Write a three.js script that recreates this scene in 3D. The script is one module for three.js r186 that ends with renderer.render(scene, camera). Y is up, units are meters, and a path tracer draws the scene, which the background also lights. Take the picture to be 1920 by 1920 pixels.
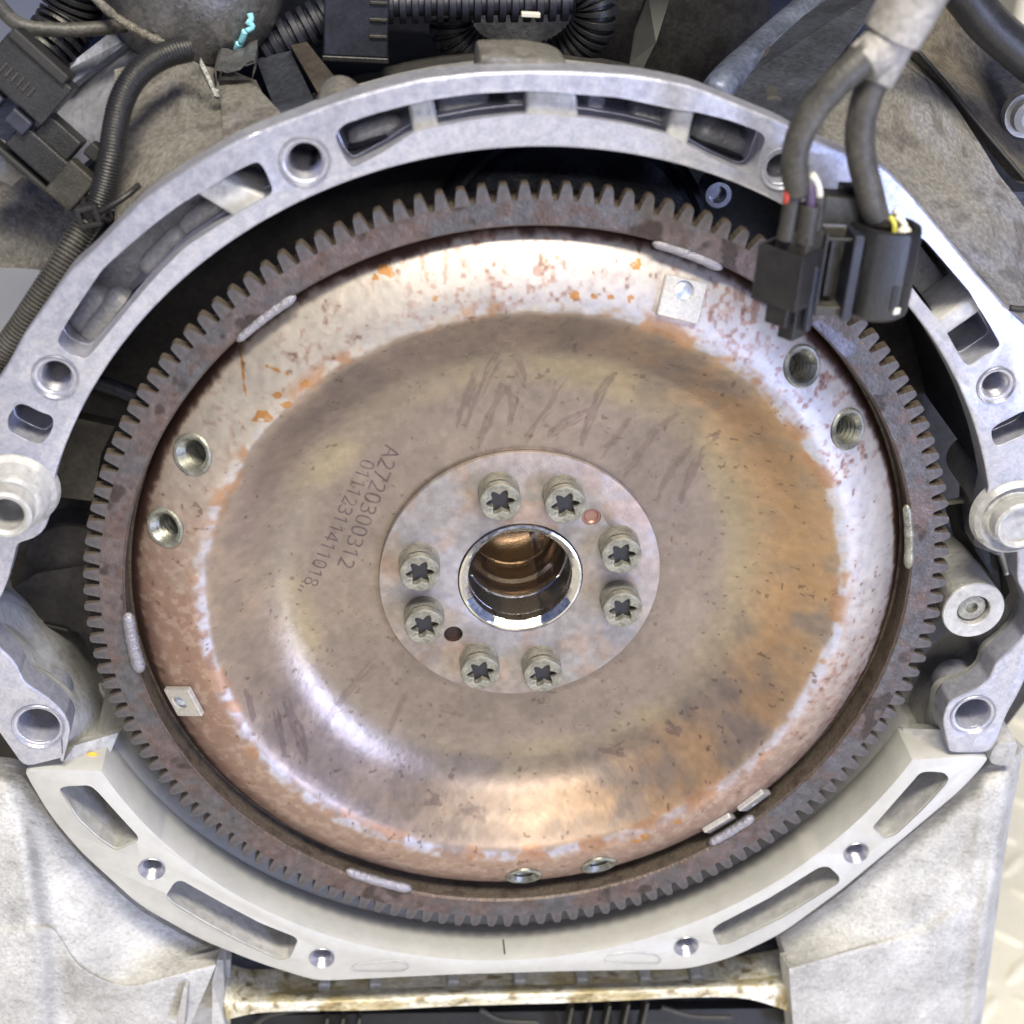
import * as THREE from 'three';
import { RectAreaLightUniformsLib } from 'three/addons/lights/RectAreaLightUniformsLib.js';
import { RoundedBoxGeometry } from 'three/addons/geometries/RoundedBoxGeometry.js';
import { mergeGeometries, mergeVertices, toCreasedNormals } from 'three/addons/utils/BufferGeometryUtils.js';
import { Brush, Evaluator, SUBTRACTION } from 'three-bvh-csg';

// ---------- camera, light, exposure ----------
// x runs along the crankcase split, y is up, z points out of the bell housing; the ring gear's front face is z = 0, its axis x = y = 0
const scene = new THREE.Scene();
const camera = new THREE.PerspectiveCamera(35.19, 1, 0.02, 20);
camera.position.set(-0.0696, 0.3281, 0.5206);
camera.up.set(-0.018, 0.8737, -0.4862);
camera.lookAt(-0.0073, 0.0389, -0.0014);
camera.focus = 0.62; camera.userData.fStop = 8.5;
const renderer = new THREE.WebGLRenderer();
renderer.toneMapping = THREE.LinearToneMapping;
renderer.toneMappingExposure = 1.0;
renderer.shadowMap.enabled = true;
scene.background = new THREE.Color().setRGB(0.06, 0.095, 0.25);
RectAreaLightUniformsLib.init();

function sheet(name, m, w, h, parent) { const o = new THREE.Mesh(new THREE.PlaneGeometry(w, h), m); o.name = name; parent.add(o); return o; }
function areaLamp(name, label, category, at, to, w, h, color, power, glow) {
  const g = new THREE.Group(); g.name = name; g.userData = { label, category };
  g.position.set(...at); g.up.set(0, 1, 0.01); g.lookAt(...to); scene.add(g);
  const body = new THREE.Mesh(new THREE.BoxGeometry(w + 0.06, h + 0.06, 0.06), new THREE.MeshStandardMaterial({ color: 0x9a9a96, roughness: 0.6 })); body.name = 'housing'; body.position.z = -0.035; g.add(body);
  const c = new THREE.Color().setRGB(...color);
  const d = sheet('diffuser', new THREE.MeshStandardMaterial({ color: 0xffffff, emissive: c, emissiveIntensity: glow }), w, h, g);
  d.position.z = 0.001;
  const l = new THREE.RectAreaLight(c, power, w, h); l.position.z = 0.01; l.rotation.y = Math.PI; g.add(l);
}
areaLamp('ceiling_lamp', 'long warm white lamp hanging above the engine', 'lamp', [0.0, 1.78, 0.98], [0, 0, 0], 1.0, 0.32, [1, 0.93, 0.76], 66, 5);
areaLamp('ceiling_lamp_001', 'long warm white lamp hanging further in front of the engine', 'lamp', [0.0, 1.2, 2.2], [0, 0, 0], 1.2, 0.07, [1, 0.95, 0.86], 60, 6);
areaLamp('window_lamp', 'tall bluish daylight panel standing to the right in front of the engine', 'lamp', [1.04, -0.09, 1.36], [0, 0, 0], 0.24, 0.9, [0.52, 0.62, 1], 32, 2.5);

// ---------- noise and textures ----------
const hash = (x, y, s) => { let h = Math.imul(x, 374761393) ^ Math.imul(y, 668265263) ^ Math.imul(s + 11, 1274126177); h = Math.imul(h ^ (h >>> 13), 1274126177); return ((h ^ (h >>> 16)) >>> 0) / 4294967296; };
const mod = (a, p) => ((a % p) + p) % p;
function pn(x, y, p, s) {
  const ix = Math.floor(x), iy = Math.floor(y); let fx = x - ix, fy = y - iy; fx = fx * fx * (3 - 2 * fx); fy = fy * fy * (3 - 2 * fy);
  const x0 = mod(ix, p), x1 = mod(ix + 1, p), y0 = mod(iy, p), y1 = mod(iy + 1, p);
  const a = hash(x0, y0, s), b = hash(x1, y0, s), c = hash(x0, y1, s), d = hash(x1, y1, s);
  return a + (b - a) * fx + (c - a) * fy + (a - b - c + d) * fx * fy;
}
function fbm(u, v, p, oct, s) { let t = 0, a = 0.5, n = 0; for (let i = 0; i < oct; i++) { t += a * pn(u * p, v * p, p, s + i); n += a; a *= 0.5; p *= 2; } return t / n; }
const ss = (a, b, x) => { const t = Math.min(1, Math.max(0, (x - a) / (b - a))); return t * t * (3 - 2 * t); };
const mix = (a, b, t) => [a[0] + (b[0] - a[0]) * t, a[1] + (b[1] - a[1]) * t, a[2] + (b[2] - a[2]) * t];
function texture(n, f, srgb = true) {
  const d = new Uint8Array(n * n * 4);
  for (let j = 0, o = 0; j < n; j++) for (let i = 0; i < n; i++, o += 4) { const c = f((i + 0.5) / n, (j + 0.5) / n); d[o] = Math.max(0, Math.min(255, c[0] * 255)); d[o + 1] = Math.max(0, Math.min(255, c[1] * 255)); d[o + 2] = Math.max(0, Math.min(255, c[2] * 255)); d[o + 3] = 255; }
  const t = new THREE.DataTexture(d, n, n, THREE.RGBAFormat); t.wrapS = t.wrapT = THREE.RepeatWrapping; t.magFilter = THREE.LinearFilter; t.minFilter = THREE.LinearMipmapLinearFilter; t.generateMipmaps = true;
  if (srgb) t.colorSpace = THREE.SRGBColorSpace; t.needsUpdate = true; return t;
}
const g3 = (v) => [v, v, v];
const TEX = {
  milled: texture(768, (u, v) => { const a = fbm(u, v, 7, 4, 3), b = fbm(u, v, 30, 4, 9), c = fbm(u, v, 90, 2, 17); const k = 0.93 + 0.07 * ss(0.3, 0.7, a * 0.2 + b * 0.8) + (c - 0.5) * 0.14; return [k * (0.97 + 0.03 * b), k * 0.98, k * (1.0 + 0.02 * (1 - b))]; }),
  milledSoft: texture(512, (u, v) => { const a = fbm(u, v, 7, 5, 3), b = fbm(u, v, 40, 3, 9); const k = 0.93 + 0.07 * a + 0.05 * (b - 0.5); return [k, k * 0.995, k * 0.985]; }),
  milledRough: texture(512, (u, v) => g3(0.5 + 0.5 * fbm(u, v, 20, 4, 31)), false),
  scratch: texture(512, (u, v) => { let h = 0.5 + 0.3 * (fbm(u, v, 60, 3, 41) - 0.5); const q = pn(u * 16 + v * 40, v * 8 - u * 20, 1024, 5); if (q > 0.86) h -= 0.35 * (q - 0.86) / 0.14; return g3(h); }, false),
  cast: texture(768, (u, v) => { const a = fbm(u, v, 5, 6, 51), b = fbm(u, v, 60, 3, 57), sp = fbm(u, v, 34, 3, 63); let k = 0.8 + 0.28 * (a - 0.5) + 0.16 * (b - 0.5); const m = ss(0.68, 0.78, sp); return mix([k, k * 0.99, k * 0.975], [k * 0.8, k * 0.78, k * 0.76], m * 0.4); }),
  castBump: texture(768, (u, v) => g3(0.55 * fbm(u, v, 48, 4, 71) + 0.45 * fbm(u, v, 12, 3, 77)), false),
  grime: texture(768, (u, v) => { const a = fbm(u, v, 4, 6, 81), b = fbm(u, v, 18, 5, 87), c = fbm(u, v, 110, 2, 91); let q = mix([0.60, 0.595, 0.605], [0.565, 0.55, 0.52], ss(0.4, 0.62, a)); q = mix(q, [0.43, 0.41, 0.395], ss(0.5, 0.75, b) * 0.7); const k = 0.82 + 0.36 * c; return [q[0] * k, q[1] * k, q[2] * k]; }),
  oil: texture(512, (u, v) => { const a = fbm(u, v, 5, 5, 101), b = fbm(u, v, 16, 4, 107), c = fbm(u, v, 60, 2, 113); let q = mix([0.9, 0.89, 0.86], [0.74, 0.68, 0.52], ss(0.42, 0.66, a)); q = mix(q, [0.5, 0.43, 0.3], ss(0.58, 0.78, b) * 0.8); const k = 0.86 + 0.28 * c; return [q[0] * k, q[1] * k, q[2] * k]; }),
  dust: texture(512, (u, v) => { const a = fbm(u, v, 6, 5, 121), b = fbm(u, v, 50, 3, 127); const k = 0.55 + 0.55 * a + 0.3 * (b - 0.5); return [k, k * 0.985, k * 0.95]; }),
  fine: texture(512, (u, v) => g3(fbm(u, v, 64, 3, 131)), false),
};
function rep(t, k) { const c = t.clone(); c.repeat.set(k, k); c.needsUpdate = true; return c; }
const mat = (o) => new THREE.MeshStandardMaterial(o);
const rgb = (r, g, b) => new THREE.Color().setRGB(r, g, b);
// uv are metres; maps repeat every 1/k metre
const M = {
  milled: mat({ color: rgb(0.46, 0.47, 0.52), metalness: 0.5, roughness: 0.5, map: rep(TEX.milled, 14), roughnessMap: rep(TEX.milledRough, 22), bumpMap: rep(TEX.scratch, 20), bumpScale: 0.00012 }),
  milledPan: mat({ color: rgb(0.54, 0.54, 0.535), metalness: 0.3, roughness: 0.6, map: rep(TEX.milledSoft, 9), bumpMap: rep(TEX.scratch, 16), bumpScale: 0.00005 }),
  cast: mat({ color: rgb(0.76, 0.765, 0.78), metalness: 0.1, roughness: 0.62, map: rep(TEX.cast, 13), bumpMap: rep(TEX.castBump, 20), bumpScale: 0.0007 }),
  castFine: mat({ color: rgb(0.70, 0.705, 0.72), metalness: 0.15, roughness: 0.5, map: rep(TEX.cast, 8), bumpMap: rep(TEX.castBump, 16), bumpScale: 0.00025 }),
  shelf: mat({ color: rgb(0.84, 0.84, 0.85), metalness: 0.5, roughness: 0.4, map: rep(TEX.milledSoft, 9), bumpMap: rep(TEX.castBump, 14), bumpScale: 0.0002 }),
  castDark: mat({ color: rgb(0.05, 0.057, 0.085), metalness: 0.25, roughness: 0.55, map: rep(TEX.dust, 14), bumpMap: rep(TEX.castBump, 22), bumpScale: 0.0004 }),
  pocket: mat({ color: rgb(0.60, 0.60, 0.62), metalness: 0.3, roughness: 0.5, map: rep(TEX.cast, 14), bumpMap: rep(TEX.castBump, 18), bumpScale: 0.0005 }),
  grime: mat({ color: rgb(0.56, 0.555, 0.565), metalness: 0.2, roughness: 0.66, map: rep(TEX.grime, 8), bumpMap: rep(TEX.castBump, 18), bumpScale: 0.0005 }),
  grimeBrown: mat({ color: rgb(0.42, 0.385, 0.33), metalness: 0.2, roughness: 0.6, map: rep(TEX.grime, 7), bumpMap: rep(TEX.castBump, 18), bumpScale: 0.0005 }),
  oil: mat({ color: rgb(0.85, 0.85, 0.83), metalness: 0.1, roughness: 0.4, map: rep(TEX.oil, 11), bumpMap: rep(TEX.castBump, 16), bumpScale: 0.0006 }),
  plastic: mat({ color: rgb(0.02, 0.02, 0.024), roughness: 0.42, map: rep(TEX.dust, 20), bumpMap: rep(TEX.fine, 30), bumpScale: 0.00008 }),
  plasticDusty: mat({ color: rgb(0.05, 0.048, 0.046), roughness: 0.5, map: rep(TEX.dust, 22), bumpMap: rep(TEX.fine, 30), bumpScale: 0.0001 }),
  plasticBlue: mat({ color: rgb(0.026, 0.03, 0.055), roughness: 0.45, map: rep(TEX.dust, 20) }),
  rubber: mat({ color: rgb(0.085, 0.082, 0.08), roughness: 0.5, map: rep(TEX.dust, 18), bumpMap: rep(TEX.fine, 26), bumpScale: 0.00015 }),
  tape: mat({ color: rgb(0.42, 0.41, 0.42), roughness: 0.6, map: rep(TEX.dust, 14), bumpMap: rep(TEX.fine, 26), bumpScale: 0.0002 }),
  black: mat({ color: rgb(0.018, 0.018, 0.02), roughness: 0.6, map: rep(TEX.dust, 12) }),
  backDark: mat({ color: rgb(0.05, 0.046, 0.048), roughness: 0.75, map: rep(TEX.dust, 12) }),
  backBrown: mat({ color: rgb(0.06, 0.05, 0.045), roughness: 0.6, map: rep(TEX.dust, 12) }),
  heat: mat({ color: rgb(0.24, 0.245, 0.27), metalness: 0.6, roughness: 0.42, map: rep(TEX.dust, 16), bumpMap: rep(TEX.fine, 18), bumpScale: 0.0002 }),
  seam: mat({ color: rgb(0.36, 0.34, 0.3), metalness: 0.5, roughness: 0.5, map: rep(TEX.cast, 30), bumpMap: rep(TEX.castBump, 60), bumpScale: 0.001 }),
  steel: mat({ color: rgb(0.55, 0.55, 0.57), metalness: 0.85, roughness: 0.34, map: rep(TEX.milled, 30) }),
  steelBright: mat({ color: rgb(0.62, 0.61, 0.6), metalness: 1, roughness: 0.38, roughnessMap: rep(TEX.milledRough, 30) }),
  boreSteel: mat({ color: rgb(0.42, 0.42, 0.44), metalness: 0.95, roughness: 0.18, roughnessMap: rep(TEX.milledRough, 30) }),
  bore: mat({ color: rgb(0.36, 0.29, 0.22), metalness: 0.9, roughness: 0.22, roughnessMap: rep(TEX.milledRough, 30) }),
  bolt: mat({ color: rgb(0.36, 0.36, 0.335), metalness: 0.45, roughness: 0.5, map: rep(TEX.dust, 25), bumpMap: rep(TEX.fine, 60), bumpScale: 0.00006 }),
  socket: mat({ color: rgb(0.035, 0.035, 0.045), metalness: 0.3, roughness: 0.4 }),
  insert: mat({ color: rgb(0.36, 0.37, 0.345), metalness: 0.6, roughness: 0.42, map: rep(TEX.dust, 50) }),
  weld: mat({ color: rgb(0.30, 0.29, 0.33), metalness: 0.7, roughness: 0.42, bumpMap: rep(TEX.castBump, 60), bumpScale: 0.0006 }),
  tab: mat({ color: rgb(0.56, 0.54, 0.48), metalness: 0.55, roughness: 0.45, map: rep(TEX.milled, 40) }),
  tabRivet: mat({ color: rgb(0.5, 0.55, 0.66), metalness: 0.7, roughness: 0.35 }),
  copper: mat({ color: rgb(0.30, 0.17, 0.14), metalness: 0.6, roughness: 0.4 }),
  floor: mat({ color: rgb(0.93, 0.89, 0.74), roughness: 0.5, metalness: 0.05, map: rep(TEX.milledSoft, 5) }),
  red: mat({ color: rgb(0.55, 0.06, 0.04), roughness: 0.5 }), white: mat({ color: rgb(0.62, 0.60, 0.54), roughness: 0.5 }), yellow: mat({ color: rgb(0.5, 0.47, 0.08), roughness: 0.5 }), violet: mat({ color: rgb(0.06, 0.04, 0.09), roughness: 0.5 }),
  orangePaint: mat({ color: rgb(0.85, 0.42, 0.03), roughness: 0.6 }), tealPaint: mat({ color: rgb(0.25, 0.6, 0.72), roughness: 0.6 }),
};

// ---------- helpers ----------
function boxUV(geo) {
  const g = geo.index ? geo.toNonIndexed() : geo, p = g.attributes.position, uv = new Float32Array(p.count * 2), a = new THREE.Vector3(), b = new THREE.Vector3(), c = new THREE.Vector3();
  for (let i = 0; i < p.count; i += 3) {
    a.fromBufferAttribute(p, i); b.fromBufferAttribute(p, i + 1); c.fromBufferAttribute(p, i + 2);
    const n = b.clone().sub(a).cross(c.clone().sub(a)), x = Math.abs(n.x), y = Math.abs(n.y), z = Math.abs(n.z);
    for (let k = 0; k < 3; k++) { const q = [a, b, c][k]; const w = z >= x && z >= y ? [q.x, q.y] : x >= y ? [q.z + 0.31, q.y] : [q.x, q.z + 0.17]; uv[(i + k) * 2] = w[0]; uv[(i + k) * 2 + 1] = w[1]; }
  }
  g.setAttribute('uv', new THREE.BufferAttribute(uv, 2)); return g;
}
function mesh(name, geo, m, parent, uv = true) {
  const o = new THREE.Mesh(uv && !geo.userData.ownUV ? boxUV(geo) : geo, m); o.name = name; o.castShadow = o.receiveShadow = true; (parent ?? scene).add(o); return o;
}
const used = {};
function numbered(name) { const k = used[name] = (used[name] ?? -1) + 1; return k ? name + '_' + String(k).padStart(3, '0') : name; }
function thing(name, label, category, at = [0, 0, 0], group) {
  const g = new THREE.Group(); g.name = numbered(name); g.position.set(...at); g.userData = { label, category }; if (group) g.userData.group = group; scene.add(g); return g;
}
function round(pts, r, seg = 4) {      // a closed polygon with its corners rounded
  const out = [], n = pts.length;
  for (let i = 0; i < n; i++) {
    const p = pts[i], a = pts[(i + n - 1) % n], b = pts[(i + 1) % n];
    const la = Math.hypot(a[0] - p[0], a[1] - p[1]), lb = Math.hypot(b[0] - p[0], b[1] - p[1]), ka = Math.min(r, la * 0.48) / la, kb = Math.min(r, lb * 0.48) / lb;
    const s = [p[0] + (a[0] - p[0]) * ka, p[1] + (a[1] - p[1]) * ka], e = [p[0] + (b[0] - p[0]) * kb, p[1] + (b[1] - p[1]) * kb];
    for (let k = 0; k <= seg; k++) { const t = k / seg; out.push([s[0] * (1 - t) ** 2 + 2 * p[0] * t * (1 - t) + e[0] * t * t, s[1] * (1 - t) ** 2 + 2 * p[1] * t * (1 - t) + e[1] * t * t]); }
  }
  return out;
}
const circle = (x, y, r, n = 36, ry = r) => Array.from({ length: n }, (_, i) => [x + r * Math.cos(i / n * 2 * Math.PI), y + ry * Math.sin(i / n * 2 * Math.PI)]);
const arc = (r, a, b, n) => Array.from({ length: n + 1 }, (_, i) => { const t = a + (b - a) * i / n; return [r * Math.cos(t), r * Math.sin(t)]; });
const V2 = (p) => p.map((q) => new THREE.Vector2(q[0], q[1]));
const V3 = (p) => p.map((q) => new THREE.Vector3(q[0], q[1], q[2]));
const ang = (p) => Math.atan2(p[1], p[0]);
function slab(outline, holes, z0, z1, bevel = 0.0006, seg = 2) {
  const s = new THREE.Shape(V2(outline)); s.holes = holes.map((h) => new THREE.Path(V2(h)));
  const g = new THREE.ExtrudeGeometry(s, { depth: z1 - z0 - 2 * bevel, bevelEnabled: bevel > 0, bevelThickness: bevel, bevelSize: bevel, bevelOffset: -bevel, bevelSegments: seg, curveSegments: 4 });
  g.translate(0, 0, z0 + bevel); return toCreasedNormals(g, 0.7);
}
function grid(P, nu, nv, closedU) { // P(i, j) -> Vector3; an indexed sheet
  const pos = [], idx = [];
  for (let j = 0; j <= nv; j++) for (let i = 0; i <= nu; i++) { const p = P(i, j); pos.push(p.x, p.y, p.z); }
  for (let j = 0; j < nv; j++) for (let i = 0; i < nu; i++) { const a = j * (nu + 1) + i, b = a + 1, c = a + nu + 1, d = c + 1; idx.push(a, b, d, a, d, c); }
  const g = new THREE.BufferGeometry(); g.setAttribute('position', new THREE.Float32BufferAttribute(pos, 3)); g.setIndex(idx); return g;
}
// a patch of casting through rows of control points, with a back side "thick" behind it (direction back)
function patch(rows, thick = 0.006, back = [0, 0, -1], nu = 40, nv = 24, rough = 0, seed = 1, flat = false) {
  const curves = rows.map((r) => new THREE.CatmullRomCurve3(V3(r), false, 'catmullrom', 0.5)), at = [];
  for (let i = 0; i <= nu; i++) { const col = new THREE.CatmullRomCurve3(curves.map((c) => c.getPoint(i / nu)), false, 'catmullrom', 0.5); at.push(Array.from({ length: nv + 1 }, (_, j) => rows.length > 1 ? col.getPoint(j / nv) : 0)); }
  const bk = new THREE.Vector3(...back).normalize();
  if (rough) for (let i = 0; i <= nu; i++) for (let j = 0; j <= nv; j++) at[i][j].addScaledVector(bk, (fbm(i / nu, j / nv, 6, 4, seed) - 0.5) * rough);
  const Lu = curves[Math.floor(curves.length / 2)].getLength(), mid = at[Math.floor(nu / 2)]; let Lv = 0; for (let j = 1; j <= nv; j++) Lv += mid[j].distanceTo(mid[j - 1]);
  const withUV = (g, fu, n1, n2) => { const uv = []; for (let j = 0; j <= n2; j++) for (let i = 0; i <= n1; i++) uv.push(...fu(i, j)); g.setAttribute('uv', new THREE.Float32BufferAttribute(uv, 2)); return g; };
  const front = withUV(grid((i, j) => at[i][j], nu, nv), (i, j) => flat ? [at[i][j].x, at[i][j].y - at[i][j].z] : [i / nu * Lu, j / nv * Lv], nu, nv), rim = [];
  for (let i = 0; i <= nu; i++) rim.push(at[i][0]); for (let j = 1; j <= nv; j++) rim.push(at[nu][j]); for (let i = nu - 1; i >= 0; i--) rim.push(at[i][nv]); for (let j = nv - 1; j >= 0; j--) rim.push(at[0][j]);
  const side = withUV(grid((i, j) => rim[i].clone().addScaledVector(bk, j * thick), rim.length - 1, 1), (i, j) => [i / rim.length * 2 * (Lu + Lv), j * thick], rim.length - 1, 1), rear = withUV(grid((i, j) => at[i][j].clone().addScaledVector(bk, thick), nu, nv), (i, j) => [i / nu * Lu, j / nv * Lv], nu, nv);
  [front, side, rear].forEach((g) => g.computeVertexNormals());
  const g = mergeGeometries([front, side, rear]); g.userData.ownUV = true; return g;
}
// a solid plate between a polygon of points in space and the same polygon moved along dir
function prism(pts, dir) {
  const p = V3(pts), d = new THREE.Vector3(...dir), n = new THREE.Vector3();
  for (let i = 0; i < p.length; i++) { const a = p[i], b = p[(i + 1) % p.length]; n.x += (a.y - b.y) * (a.z + b.z); n.y += (a.z - b.z) * (a.x + b.x); n.z += (a.x - b.x) * (a.y + b.y); }
  n.normalize(); const u = p[1].clone().sub(p[0]).normalize(), w = n.clone().cross(u), flat = p.map((q) => new THREE.Vector2(q.dot(u), q.dot(w)));
  const tri = THREE.ShapeUtils.triangulateShape(flat, []), pos = [], put = (...v) => v.forEach((q) => pos.push(q.x, q.y, q.z)), q = p.map((v) => v.clone().add(d));
  for (const [a, b, c] of tri) { put(p[a], p[b], p[c]); put(q[c], q[b], q[a]); }
  for (let i = 0; i < p.length; i++) { const j = (i + 1) % p.length; put(p[i], q[i], q[j]); put(p[i], q[j], p[j]); }
  const g = new THREE.BufferGeometry(); g.setAttribute('position', new THREE.Float32BufferAttribute(pos, 3)); g.computeVertexNormals(); return g;
}
// a round section swept along points; rf(s, t, angle) gives the radius at arc length s (metres) and share t
function sweep(pts, rf, n = 80, m = 16, flat = 1) {
  const c = new THREE.CatmullRomCurve3(V3(pts), false, 'centripetal'), L = c.getLength(), f = c.computeFrenetFrames(n, false), pos = [], idx = [];
  for (let i = 0; i <= n; i++) { const o = c.getPointAt(i / n); for (let k = 0; k <= m; k++) { const a = k / m * 2 * Math.PI, r = rf(i / n * L, i / n, a); const q = o.clone().addScaledVector(f.normals[i], Math.cos(a) * r).addScaledVector(f.binormals[i], Math.sin(a) * r * flat); pos.push(q.x, q.y, q.z); } }
  for (let i = 0; i < n; i++) for (let k = 0; k < m; k++) { const a = i * (m + 1) + k, b = a + m + 1; idx.push(a, a + 1, b + 1, a, b + 1, b); }
  for (const i of [0, n]) { const o = c.getPointAt(i / n), s = pos.length / 3; pos.push(o.x, o.y, o.z); for (let k = 0; k < m; k++) i ? idx.push(s, i * (m + 1) + k, i * (m + 1) + k + 1) : idx.push(s, k + 1, k); }
  const g = new THREE.BufferGeometry(); g.setAttribute('position', new THREE.Float32BufferAttribute(pos, 3)); g.setIndex(idx); g.computeVertexNormals(); return g;
}
const hose = (pts, r, n = 80) => sweep(pts, () => r, n, 20);
const ribbed = (pts, r, pitch, amp, n) => sweep(pts, (s) => r + amp * (Math.sin(s / pitch * 2 * Math.PI) > -0.2 ? 1 : -1) * 0.5, n, 18);
function lathe(profile, seg = 48) { const g = new THREE.LatheGeometry(V2(profile), seg); return toCreasedNormals(g, 0.6); } // axis y
const latheZ = (profile, seg) => { const g = lathe(profile, seg); g.rotateX(Math.PI / 2); return g; };   // axis z, profile (r, z)
const box = (w, h, d, r = 0.0006) => new RoundedBoxGeometry(w, h, d, 2, r);
const put = (g, x, y, z, ry = 0, rx = 0, rz = 0) => { if (rz) g.rotateZ(rz); if (rx) g.rotateX(rx); if (ry) g.rotateY(ry); g.translate(x, y, z); return g; };

// ---------- floor ----------
{
  const y = -0.42, f = mesh('workshop_floor', new THREE.PlaneGeometry(6, 6).rotateX(-Math.PI / 2).translate(0, y, -0.5), M.floor);
  f.userData = { kind: 'structure', label: 'cream painted chequer plate floor under the engine' };
  const lug = boxUV(new THREE.SphereGeometry(1, 12, 6, 0, 2 * Math.PI, 0, Math.PI / 2).scale(0.017, 0.0022, 0.0045));
  for (let i = -13; i <= 15; i++) for (let j = -14; j <= 3; j++) {
    const x = i * 0.034, z = j * 0.034 - 0.02; if (Math.abs(x) < 0.2) continue;
    const o = mesh('tread_lug', lug, M.floor, f, false); o.position.set(x, y, z); o.rotation.y = (i + j) % 2 ? Math.PI / 4 : -Math.PI / 4;
  }
}

// ---------- engine block: bell housing flange and everything cast with it ----------
const RI = 0.1792;
const block = thing('engine_block', 'bare aluminium crankcase end with an arched bell housing flange around the flywheel', 'engine block');
const boltHole = (x, y, r) => circle(x, y, r, 28);
{
  const outer = [[-.1916,-.075],[-.1994,-.0585],[-.2093,-.0372],[-.2086,.0301],[-.1988,.0748],[-.1866,.0921],[-.1836,.0965],[-.1783,.1065],[-.1609,.131],[-.1543,.1368],[-.1352,.1571],[-.1213,.1671],[-.1076,.176],[-.0962,.1815],[-.0849,.1863],[-.0703,.1923],[-.0592,.196],[-.0472,.1994],[-.029,.2023],[-.0121,.2035],[-.0015,.2039],[.0194,.2038],[.0294,.2027],[.0401,.201],[.0466,.1989],[.0723,.1902],[.0799,.1863],[.0955,.1807],[.1077,.1777],[.1234,.1641],[.145,.1434],[.1628,.1273],[.1781,.1164],[.192,.083],[.2028,.038],[.2067,-.0056],[.2034,-.0343],[.1998,-.0487],[.1991,-.0608],[.1969,-.0665]];
  const rightIn = [[.1799,-.0666],[.1788,-.0633],[.1737,-.0504],[.1743,-.0403],[.1843,-.035],[.189,-.03],[.1897,-.0218],[.1951,-.0153],[.1994,-.0072],[.1989,.0018],[.1946,.0108],[.1902,.0161],[.1881,.0271],[.1861,.0325],[.1803,.0364],[.1739,.0467],[.1696,.0571]];
  const leftIn = [[-.1719,.0461],[-.1752,.0334],[-.1791,.0287],[-.186,.0264],[-.1868,.0239],[-.19,.0124],[-.1936,.0034],[-.1997,-.006],[-.1977,-.0165],[-.1904,-.026],[-.1885,-.0345],[-.1829,-.0389],[-.1761,-.0458],[-.1724,-.0544],[-.1743,-.0641],[-.1774,-.0744]];
  const a0 = ang(rightIn[rightIn.length - 1]), a1 = ang(leftIn[0]);
  const outline = round([...outer, ...rightIn.slice(0, -1)], 0.004, 3).concat(arc(RI, a0, a1, 120), round(leftIn, 0.004, 3).slice(4));
  const pockets = [
    [[-.1251,.1557],[-.1198,.1592],[-.1122,.1641],[-.1057,.1684],[-.0992,.1717],[-.0963,.1693],[-.0931,.1609],[-.0952,.1582],[-.1052,.152],[-.1138,.146],[-.1226,.1398],[-.1317,.13],[-.1387,.1216],[-.1465,.1117],[-.1528,.1035],[-.1575,.0981],[-.1648,.1006],[-.168,.1056],[-.164,.1129],[-.1582,.1217],[-.1512,.1324],[-.1439,.1394],[-.1344,.1481]],
    [[-.0755,.1803],[-.0725,.1846],[-.0624,.1885],[-.0516,.1919],[-.0442,.1939],[-.0304,.1964],[-.0142,.198],[-.0056,.1981],[.0039,.1976],[.0161,.1973],[.0351,.1942],[.0409,.1939],[.0536,.1915],[.0648,.188],[.0673,.1854],[.065,.1742],[.0617,.1718],[.0503,.1761],[.0392,.1815],[.0325,.1844],[.0188,.187],[.0057,.1884],[-.0049,.1886],[-.0148,.1887],[-.0281,.1866],[-.0416,.1834],[-.0489,.1813],[-.0569,.1754],[-.0656,.1701],[-.0688,.1685],[-.0718,.1716],[-.0741,.1762]],
    [[.1265,.1539],[.1393,.1422],[.1475,.1344],[.1509,.1299],[.1569,.1229],[.1627,.1151],[.1621,.1129],[.1527,.1049],[.1495,.1063],[.1435,.1141],[.1382,.1213],[.1335,.1252],[.1209,.1386],[.1113,.1499],[.1177,.1558]],
    [[.1646,.0803],[.1663,.0836],[.1716,.087],[.177,.0906],[.1834,.0849],[.1808,.0788],[.17,.073],[.1672,.0747]],
    [[-.1865,.0768],[-.1824,.0828],[-.1787,.0829],[-.1742,.08],[-.1699,.0787],[-.1688,.0754],[-.1706,.07],[-.1752,.0649],[-.1797,.0667],[-.1863,.0706]],
  ].map((p) => round(p, 0.0028, 4));
  const holes = [[-.084,.1711, 0.0062], [-.1682,.0924, 0.0058], [.1637,.0989, 0.005], [-.1847,-.0549, 0.0079], [.186,-.0471, 0.0073], [.0731,.1752, 0.005]];
  mesh('bell_flange', slab(outline, [...pockets, ...holes.map((h) => boltHole(h[0], h[1], h[2]))], -0.0065, 0.006, 0.0009, 3), M.milled, block);
  // chamfered mouths and threaded walls of the bolt holes
  holes.forEach(([x, y, r], i) => {
    const t = [[r + 0.0022, 0.0064], [r + 0.0020, 0.0067], [r + 0.0002, 0.0052]]; for (let k = 0; k < (i < 3 ? 26 : 2); k++) t.push([r - (i < 3 && k % 2 ? 0.0008 : 0.0001), 0.0046 - k * (i < 3 ? 0.0011 : 0.022)]);
    t.push([r + 0.0012, i < 3 ? -0.024 : -0.0215], [r + 0.0022, 0.004]);
    const o = mesh('bolt_hole_wall', latheZ(t, 40), i < 3 ? M.steel : M.milled, block); o.position.set(x, y, 0);
  });
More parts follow.
